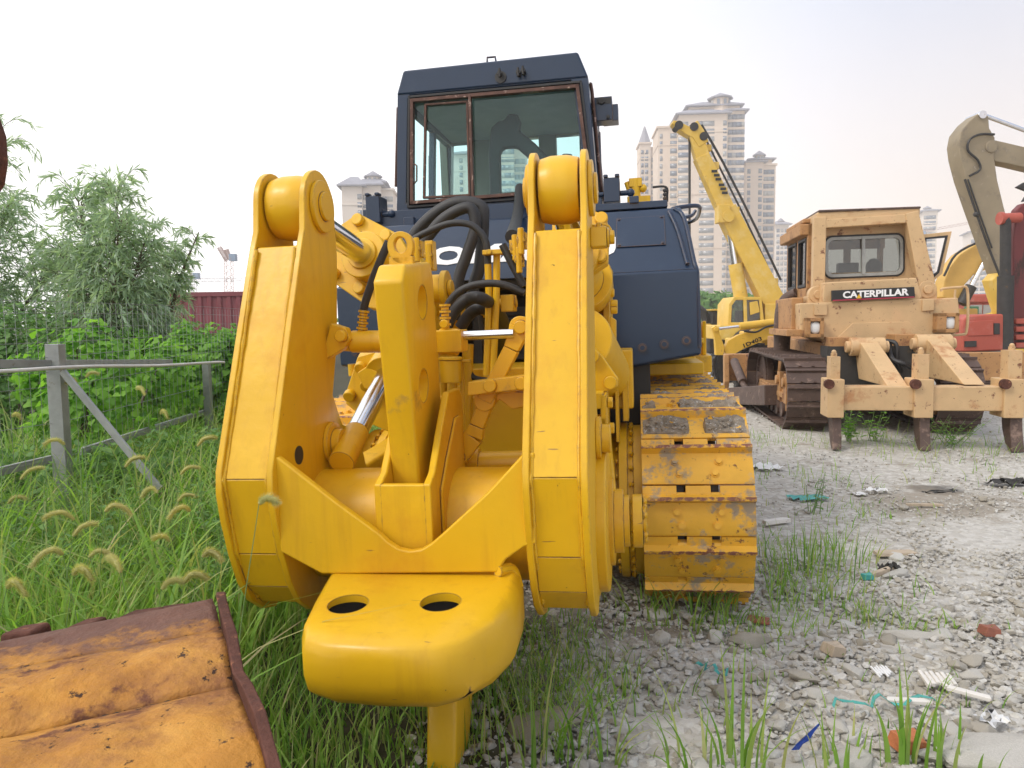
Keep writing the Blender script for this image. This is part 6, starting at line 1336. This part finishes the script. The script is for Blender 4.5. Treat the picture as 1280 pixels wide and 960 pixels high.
for x, y, s_ in ((893, 208, .28), (903, 240, .3), (918, 264, .3), (967, 352, .25), (884, 186, .25)): m = MB(); q = P(x, y, .2); m.cbox(q, (s_, .4, s_)); m.build('rope_guide', CY, b1, bevel=.03)
m = MB(); m.box(P(898, 278, -.45), P(908, 258, .1)); m.build('boom_collar', CY, b1, bevel=.02)
m = MB(); m.disc_stack(P(911, 270, -.5), (0, 1, 0), [(0, 1, .22)]); m.build('cylinder_pivot', CY, cr); m = MB(); m.cyl(P(919, 330, -.1), P(926, 372, -.1), .27, n=16); cy_ = m.build('luffing_cylinder', CY, cr)
m = MB(); m.cyl(P(911, 272, -.1), P(919, 332, -.1), .14, n=12); m.build('piston_rod', M['chrome'], cy_)
tx = txt('XCMG', 'boom_lettering', M['blacktxt'], b1, P(890, 208, -.42), P(900, 231, -.42) - P(890, 208, -.42), P(893, 206, -.42) - P(890, 208, -.42), .28, bold=.03) if False else None
m = MB()
for k, (x, y) in enumerate(((893, 214), (896, 219), (898, 224), (902, 231), (904, 236), (906, 241))): q = P(x, y, -.37); m.cbox(q, (.22, .01, .10))
m.build('boom_marking', M['blacktxt'], b1)
m = MB(); o_ = [P(x, y, -.6) for x, y in ((910, 408), (911, 380), (918, 371), (952, 371), (956, 408))]; i_ = [P(x, y, -.6) for x, y in ((914, 403), (915, 382), (920, 375), (949, 375), (951, 403))]; m.ring(o_, i_, (0, 1.6, 0)); m.bar(P(931, 372, -.6), P(932, 406, -.6), .1, .12, (1, 0, 0)); m.ext([P(x, y, -.62) for x, y in ((937, 378), (947, 376), (950, 390), (938, 394))], (0, .06, 0)); cc = m.build('cab', CY, cr, bevel=.02)
m = MB(); m.ext([P(x, y, -.55) for x, y in ((914, 403), (915, 382), (920, 375), (949, 375), (951, 403))], (0, .02, 0)); m.build('cab_window', M['cabglass'], cc)
m = MB(); m.box(P(918, 406, .9), P(930, 388, .4)); m.box(P(910, 408, .95), P(956, 404, -.5)); m.build('seat_silhouette', M['seat'], cc, bevel=.03)
m = MB(); m.box(P(905, 425, -.8), P(1000, 406, 1.2)); m.box(P(956, 410, -.5), P(1000, 380, 1.0)); m.build('superstructure', CY, cr, bevel=.03)
m = MB(); z = .9; m.box((P(890, 400, 0).x, -1.1, .7), (P(1010, 400, 0).x + 3, 1.4, 1.25)); ch = m.build('chassis', CY, cr, bevel=.05)
for x in (-.9, .6, 2.6):
    for y in (-1.15, 1.2): m = MB(); m.disc_stack((x, y, .55), (0, 1, 0), [(-.18, .18, .55), (-.2, .2, .28)], 20); m.build('wheel', M['black_rubber'], cr, bevel=.04)
# ================================================================== wheel loader behind the blade
M['loadyel'] = mat('loader_yellow_paint', (.66, .40, .045), .5, var=.1, scale=3, layers=(((.30, .16, .06), 9, .62, .08, .8),))
LY = M['loadyel']; c = W(945, 405, 16.2); CF = Frame((c.x, c.y, 0), 0)
wl = thing('wheel_loader', 'yellow wheel loader with curved lift arm marked 1D403 and a big black tyre', 'wheel loader', CF)
m = MB(); m.ext([P(x, y, 0) for x, y in ((905, 436), (910, 426), (922, 419), (940, 413), (958, 406), (972, 400), (976, 414), (960, 424), (945, 430), (930, 436), (918, 443), (908, 445))], (0, .16, 0)); la = m.build('lift_arm', LY, wl, bevel=.015)
a, b_ = P(928.5, 430, -.006), P(951, 420.5, -.006); txt('1D403', 'arm_lettering', M['blacktxt'], la, a, b_ - a, (b_ - a).cross(V((0, 1, 0))) * -1, .085, bold=.02, width=(b_ - a).length, ext=.004)
m = MB(); m.ext([P(x, y, -.05) for x, y in ((890, 410), (895, 407), (899, 410), (900, 418), (906, 434), (904, 444), (895, 444), (894, 425))], (0, .14, 0)); m.disc_stack(P(895, 412, -.06), (0, -1, 0), [(0, .03, .05)]); m.build('bell_crank', LY, wl, bevel=.012)
m = MB(); m.cyl(P(924, 408, .05), P(968, 403, .05), .085); m.cyl(P(968, 403, .05), P(972, 402, .05), .06); tc_ = m.build('tilt_cylinder', LY, wl)
m = MB(); m.cyl(P(899, 411, .05), P(925, 408, .05), .032); m.build('piston_rod', M['chrome'], tc_)
m = MB(); m.tube([P(930, 414, -.05), P(945, 415, -.05), P(957, 409, -.05), P(970, 406, -.05)], .022, 6, 5); m.build('hydraulic_hose', M['black_rubber'], wl)
for x_ in (945,):
    cx_ = P(x_, 430, .35).x; rr = .56; zc_ = P(x_, 430, .35).z - rr
    for y0 in (.25, 1.9):
        m = MB(); m.disc_stack((cx_, y0, zc_), (0, 1, 0), [(-.15, .15, rr), (-.19, .19, rr - .06)], 36)
        for k in range(22): a = 2 * PI * k / 22; m.bar(V((cx_ + math.cos(a) * (rr + .005), y0 - .17, zc_ + math.sin(a) * (rr + .005))), V((cx_ + math.cos(a + .12) * (rr + .005), y0 + .17, zc_ + math.sin(a + .12) * (rr + .005))), .05, .05)
        ty = m.build('tyre', M['black_rubber'], wl); m = MB(); m.disc_stack((cx_, y0 - .17, zc_), (0, -1, 0), [(0, .04, .28), (0, .08, .12)]); m.build('rim', LY, ty)
m = MB(); m.box((.2, .2, .45), (2.6, 1.9, 1.2)); m.box((P(925, 400, .5).x, .5, .6), (.3, 1.7, 1.05)); m.build('body', LY, wl, bevel=.04)
# ================================================================== small yellow excavator at the foot of the towers
c = W(893, 405, 33); CF = Frame((c.x, c.y, 0), 0)
ex = thing('excavator', 'small yellow excavator with dark glazed cab standing left of the crane', 'excavator', CF)
m = MB(); m.box(P(880, 424, -.5), P(908, 404, 1.5)); m.build('body', CY, ex, bevel=.05)
m = MB(); m.box(P(890, 406, -.7), P(906, 389, .5)); ecb = m.build('cab', M['dark'], ex, bevel=.05); m = MB(); m.box(P(889, 388.5, -.75), P(907, 386.5, .55)); m.build('cab_roof', CY, ecb, bevel=.02)
m = MB(); m.box(P(899, 402, -.72), P(905, 391, -.71)); m.build('cab_window', M['cabglass'], ecb)
m = MB(); m.tube([P(884, 410, -.2), P(880, 392, -.2), P(868, 384, -.2), P(858, 400, -.2)], [.2, .18, .16, .1], 8, 4); m.build('boom', M['dark'], ex)
for y in (-.9, .8): m = MB(); m.box((P(878, 420, 0).x, y, .02), (P(912, 420, 0).x, y + .5, .8)); m.build('crawler_track', M['dark'], ex, bevel=.15)
# ================================================================== grey long armed excavator
M['greyboom'] = mat('faded_grey_olive_paint', (.26, .21, .135), .6, var=.15, scale=1.2, layers=(((.16, .13, .10), 2.5, .55, .15, .7), ((.42, .36, .27), 5, .6, .1, .6)))
GB = M['greyboom']; c = W(1262, 405, 20); CF = Frame((c.x, c.y, 0), 0)
ge = thing('excavator', 'grey olive excavator with a tall bent boom and stick at the right edge', 'excavator', CF)
m = MB(); m.ext([P(x, y, 0) for x, y in ((1224, 141), (1231, 138), (1236, 146), (1237, 160), (1244, 172), (1243, 196), (1247, 225), (1255, 258), (1264, 292), (1272, 330), (1276, 352), (1262, 366), (1253, 352), (1242, 322), (1233, 297), (1219, 258), (1207, 223), (1200, 196), (1198, 180), (1201, 165), (1211, 152))], (0, .55, 0)); gb = m.build('boom', GB, ge, bevel=.03)
m = MB(); m.ext([P(x, y, .05) for x, y in ((1233, 176), (1240, 174), (1258, 178), (1300, 188), (1380, 210), (1380, 235), (1300, 214), (1262, 205), (1245, 202), (1236, 194))], (0, .42, 0)); m.disc_stack(P(1240, 183, -.03), (0, 1, 0), [(0, .6, .16)]); gs = m.build('stick', GB, ge, bevel=.03)
m = MB(); m.cyl(P(1232, 145, .25), P(1300, 170, .25), .055, n=12); m.disc_stack(P(1229, 143, -.05), (0, 1, 0), [(0, .65, .10)]); m.build('piston_rod', M['chrome'], gs)
m = MB(); m.tube([P(1243, 168, -.05), P(1225, 168, -.06), P(1212, 175, -.06), P(1210, 188, -.06), P(1222, 200, -.06), P(1225, 212, -.06), P(1212, 220, -.06)], .03, 6, 6); m.build('hydraulic_hose', M['dark'], gb)
m = MB(); m.tube([P(1206, 224, -.05), P(1221, 268, -.05), P(1236, 310, -.05), P(1250, 345, -.05)], .03, 6, 2); m.tube([P(1210, 224, -.05), P(1225, 268, -.05), P(1240, 310, -.05)], .02, 6, 2); m.ball(P(1220, 268, -.05), .07); m.build('boom_pipe', M['dark'], gb)
m = MB(); m.ext([P(x, y, 0) for x, y in ((1241, 350), (1250, 340), (1262, 348), (1266, 400), (1258, 402), (1250, 378))], (0, .5, 0)); m.box((-.6, .2, .4), (3.0, 2.6, 1.5)); m.box((-1.0, 0, .05), (2.8, .5, .8)); m.box((-1.0, 2.3, .05), (2.8, 2.8, .8)); m.build('body', M['cranyel'], ge, bevel=.03)
# ================================================================== yellow excavator boom
c = W(1210, 405, 23); CF = Frame((c.x, c.y, 0), 0)
ye = thing('excavator', 'yellow excavator with a low curved boom behind the open cab door', 'excavator', CF)
M['boomyel'] = mat('boom_ochre_paint', (.58, .36, .09), .55, var=.12, scale=1.5)
m = MB(); m.ext([P(x, y, 0) for x, y in ((1178, 372), (1180, 352), (1187, 334), (1200, 318), (1222, 304), (1241, 300), (1256, 312), (1250, 334), (1235, 336), (1218, 343), (1206, 356), (1200, 378))], (0, .5, 0)); yb = m.build('boom', M['boomyel'], ye, bevel=.03)
m = MB(); m.cyl(P(1232, 324, -.1), P(1213, 360, -.1), .075, n=12); m.build('piston_rod', M['chrome'], yb)
m = MB(); m.cyl(P(1214, 358, -.1), P(1202, 380, -.1), .16, n=12); m.tube([P(1180, 345, -.1), P(1195, 318, -.1), P(1225, 302, -.1), P(1242, 299, -.1)], .035, 6, 4); m.build('boom_cylinder', M['dark'], yb)
m = MB(); m.ext([P(x, y, .05) for x, y in ((1244, 305), (1256, 318), (1262, 380), (1254, 396), (1248, 360), (1243, 340))], (0, .4, 0)); m.build('stick', M['boomyel'], ye, bevel=.03)
m = MB(); m.box((-1.8, 0, .6), (.3, 2.4, 1.7)); m.box((-1.8, 0, .05), (.5, .5, .7)); m.box((-1.8, 1.9, .05), (.5, 2.4, .7)); m.build('body', M['boomyel'], ye, bevel=.05)
# red roofed site cabin and its green neighbour
M['redp'] = mat('faded_red_paint', (.40, .08, .05), .55, var=.12, scale=1.5, layers=(((.42, .16, .13), 3, .55, .15, .7), ((.10, .04, .03), 8, .66, .05, .8)))
M['dkred'] = mat('dark_red_paint', (.15, .022, .022), .5, var=.2, scale=1.5, stretch=(1, 1, .3), layers=(((.05, .025, .02), 3, .52, .08, .8),))
c = W(1228, 405, 30); CF = Frame((c.x, c.y, 0), 0)
lr = thing('lorry', 'red roofed lorry cab between the yellow boom and the red machine', 'lorry', CF)
m = MB(); m.box(P(1209, 404, 0), P(1245, 379, 2)); lb = m.build('cab', M['redp'], lr, bevel=.05); m = MB(); m.box(P(1207, 379, -.1), P(1246, 369, 2.1)); m.build('roof', M['redp'], lb, bevel=.08); m = MB(); m.box(P(1213, 393, -.03), P(1227, 381, .02)); m.box(P(1229, 393, -.03), P(1242, 381, .02)); m.build('windscreen', M['twin'], lb)
M['greenp'] = mat('green_paint', (.05, .16, .07), .5); m = MB(); m.box(P(1209, 394, -.3), P(1219, 383, -.05)); m.build('door', M['greenp'], lb, bevel=.02)
m = MB(); m.tube([P(1218, 398, -.4), P(1240, 393, -.4), P(1246, 378, -.4)], .09, 6, 1); m.tube([P(1210, 397, -.4), P(1246, 396, -.4)], .08, 6, 1); m.build('bumper', CY, lr)
m = MB(); m.box((-1.0, .2, .5), (1.0, 6, .9)); m.build('chassis', M['dark'], lr)
for x in (-.85, .85):
    for y in (.8, 4.8): m = MB(); m.disc_stack((x, y, .5), (1, 0, 0), [(-.15, .15, .5)], 18); m.build('wheel', M['black_rubber'], lr, bevel=.04)
# ================================================================== red machine at the right edge
c = W(1240, 405, 15.5); CF = Frame((c.x, c.y, 0), 0)
rm = thing('drilling_rig', 'faded red crawler machine with a tall dark red mast at the right edge', 'drilling rig', CF)
bd = ppoly('body', [(1203, 440), (1202, 410), (1205, 398), (1214, 394), (1262, 392), (1263, 438)], 0, 1.8, M['redp'], rm, .04)
ppoly('body_panel', [(1210, 420), (1210, 402), (1242, 400), (1242, 419)], -.02, .03, M['redp'], bd, .01)
ppoly('vent', [(1243, 418), (1243, 404), (1250, 404), (1250, 418)], -.03, .04, M['dark'], bd, .005); ppoly('vent', [(1206.5, 434), (1206.5, 426.5), (1221, 426), (1221, 433.5)], -.03, .04, M['dark'], bd, .005)
ppoly('undercarriage', [(1205, 456), (1205, 440), (1290, 440), (1290, 456)], .2, 1.4, M['dark'], rm, .02)
for y0 in (-.3, 1.6):
    m = MB(); x0, x1 = P(1222, 460, y0).x, P(1300, 460, y0).x; zt_ = P(1240, 452, y0).z; m.px([(y0, .02), (y0, zt_), (y0 + .5, zt_), (y0 + .5, .02)], x0 + .12, x1)
    for k in range(12): z = .05 + (zt_ - .1) * k / 11; m.box((x0, y0 - .03, z - .01), (x1, y0 + .02, z + .012))
    m.build('crawler_track', M['trackrust'], rm, bevel=.02)
ms_ = ppoly('mast', [(1266, 436), (1267, 300), (1271, 262), (1279, 254), (1330, 250), (1330, 436)], .2, .2, M['dkred'], rm, .03)
m = MB(); m.cyl(P(1256, 436, .1), P(1257, 272, .1), .10, n=14); m.cyl(P(1256, 436, .1), P(1257, 345, .1), .15, n=14); m.build('hydraulic_cylinder', M['dark'], ms_)
m = MB(); m.cyl(P(1250, 273, .1), P(1275, 272, .1), .10, n=14); m.cyl(P(1249, 273, .1), P(1253, 273, .1), .13, n=14); m.build('mast_pivot', M['redp'], ms_)
m = MB()
for y in (398, 408, 418, 428): m.box(P(1270, y + 7, .1), P(1280, y, .2))
m.build('mast_bracket', M['redp'], ms_, bevel=.02)
m = MB(); m.ext([P(x, y, .3) for x, y in ((1270, 234), (1280, 228), (1300, 222), (1300, 250), (1278, 252), (1286, 240))], (0, .08, 0)); m.build('mast_head', M['dark'], ms_, bevel=.02)
CF = Frame((0, 0, 0), 0)
# ================================================================== haze
m = MB(); m.box((-460, -25, -1.1), (560, 500, 120)); hz = m.build('haze', None or M['white'])
hm = bpy.data.materials.new('haze_air'); hm.use_nodes = True; nt = hm.node_tree; nt.nodes.clear()
o_ = nt.nodes.new('ShaderNodeOutputMaterial'); pv2 = nt.nodes.new('ShaderNodeVolumePrincipled'); pv2.inputs['Color'].default_value = (1, .975, .95, 1); pv2.inputs['Density'].default_value = .0010; pv2.inputs['Anisotropy'].default_value = .2
nt.links.new(pv2.outputs[0], o_.inputs['Volume']); hz.data.materials.clear(); hz.data.materials.append(hm); hz['kind'] = 'stuff'; hz['label'] = 'thin pale summer haze in the air'
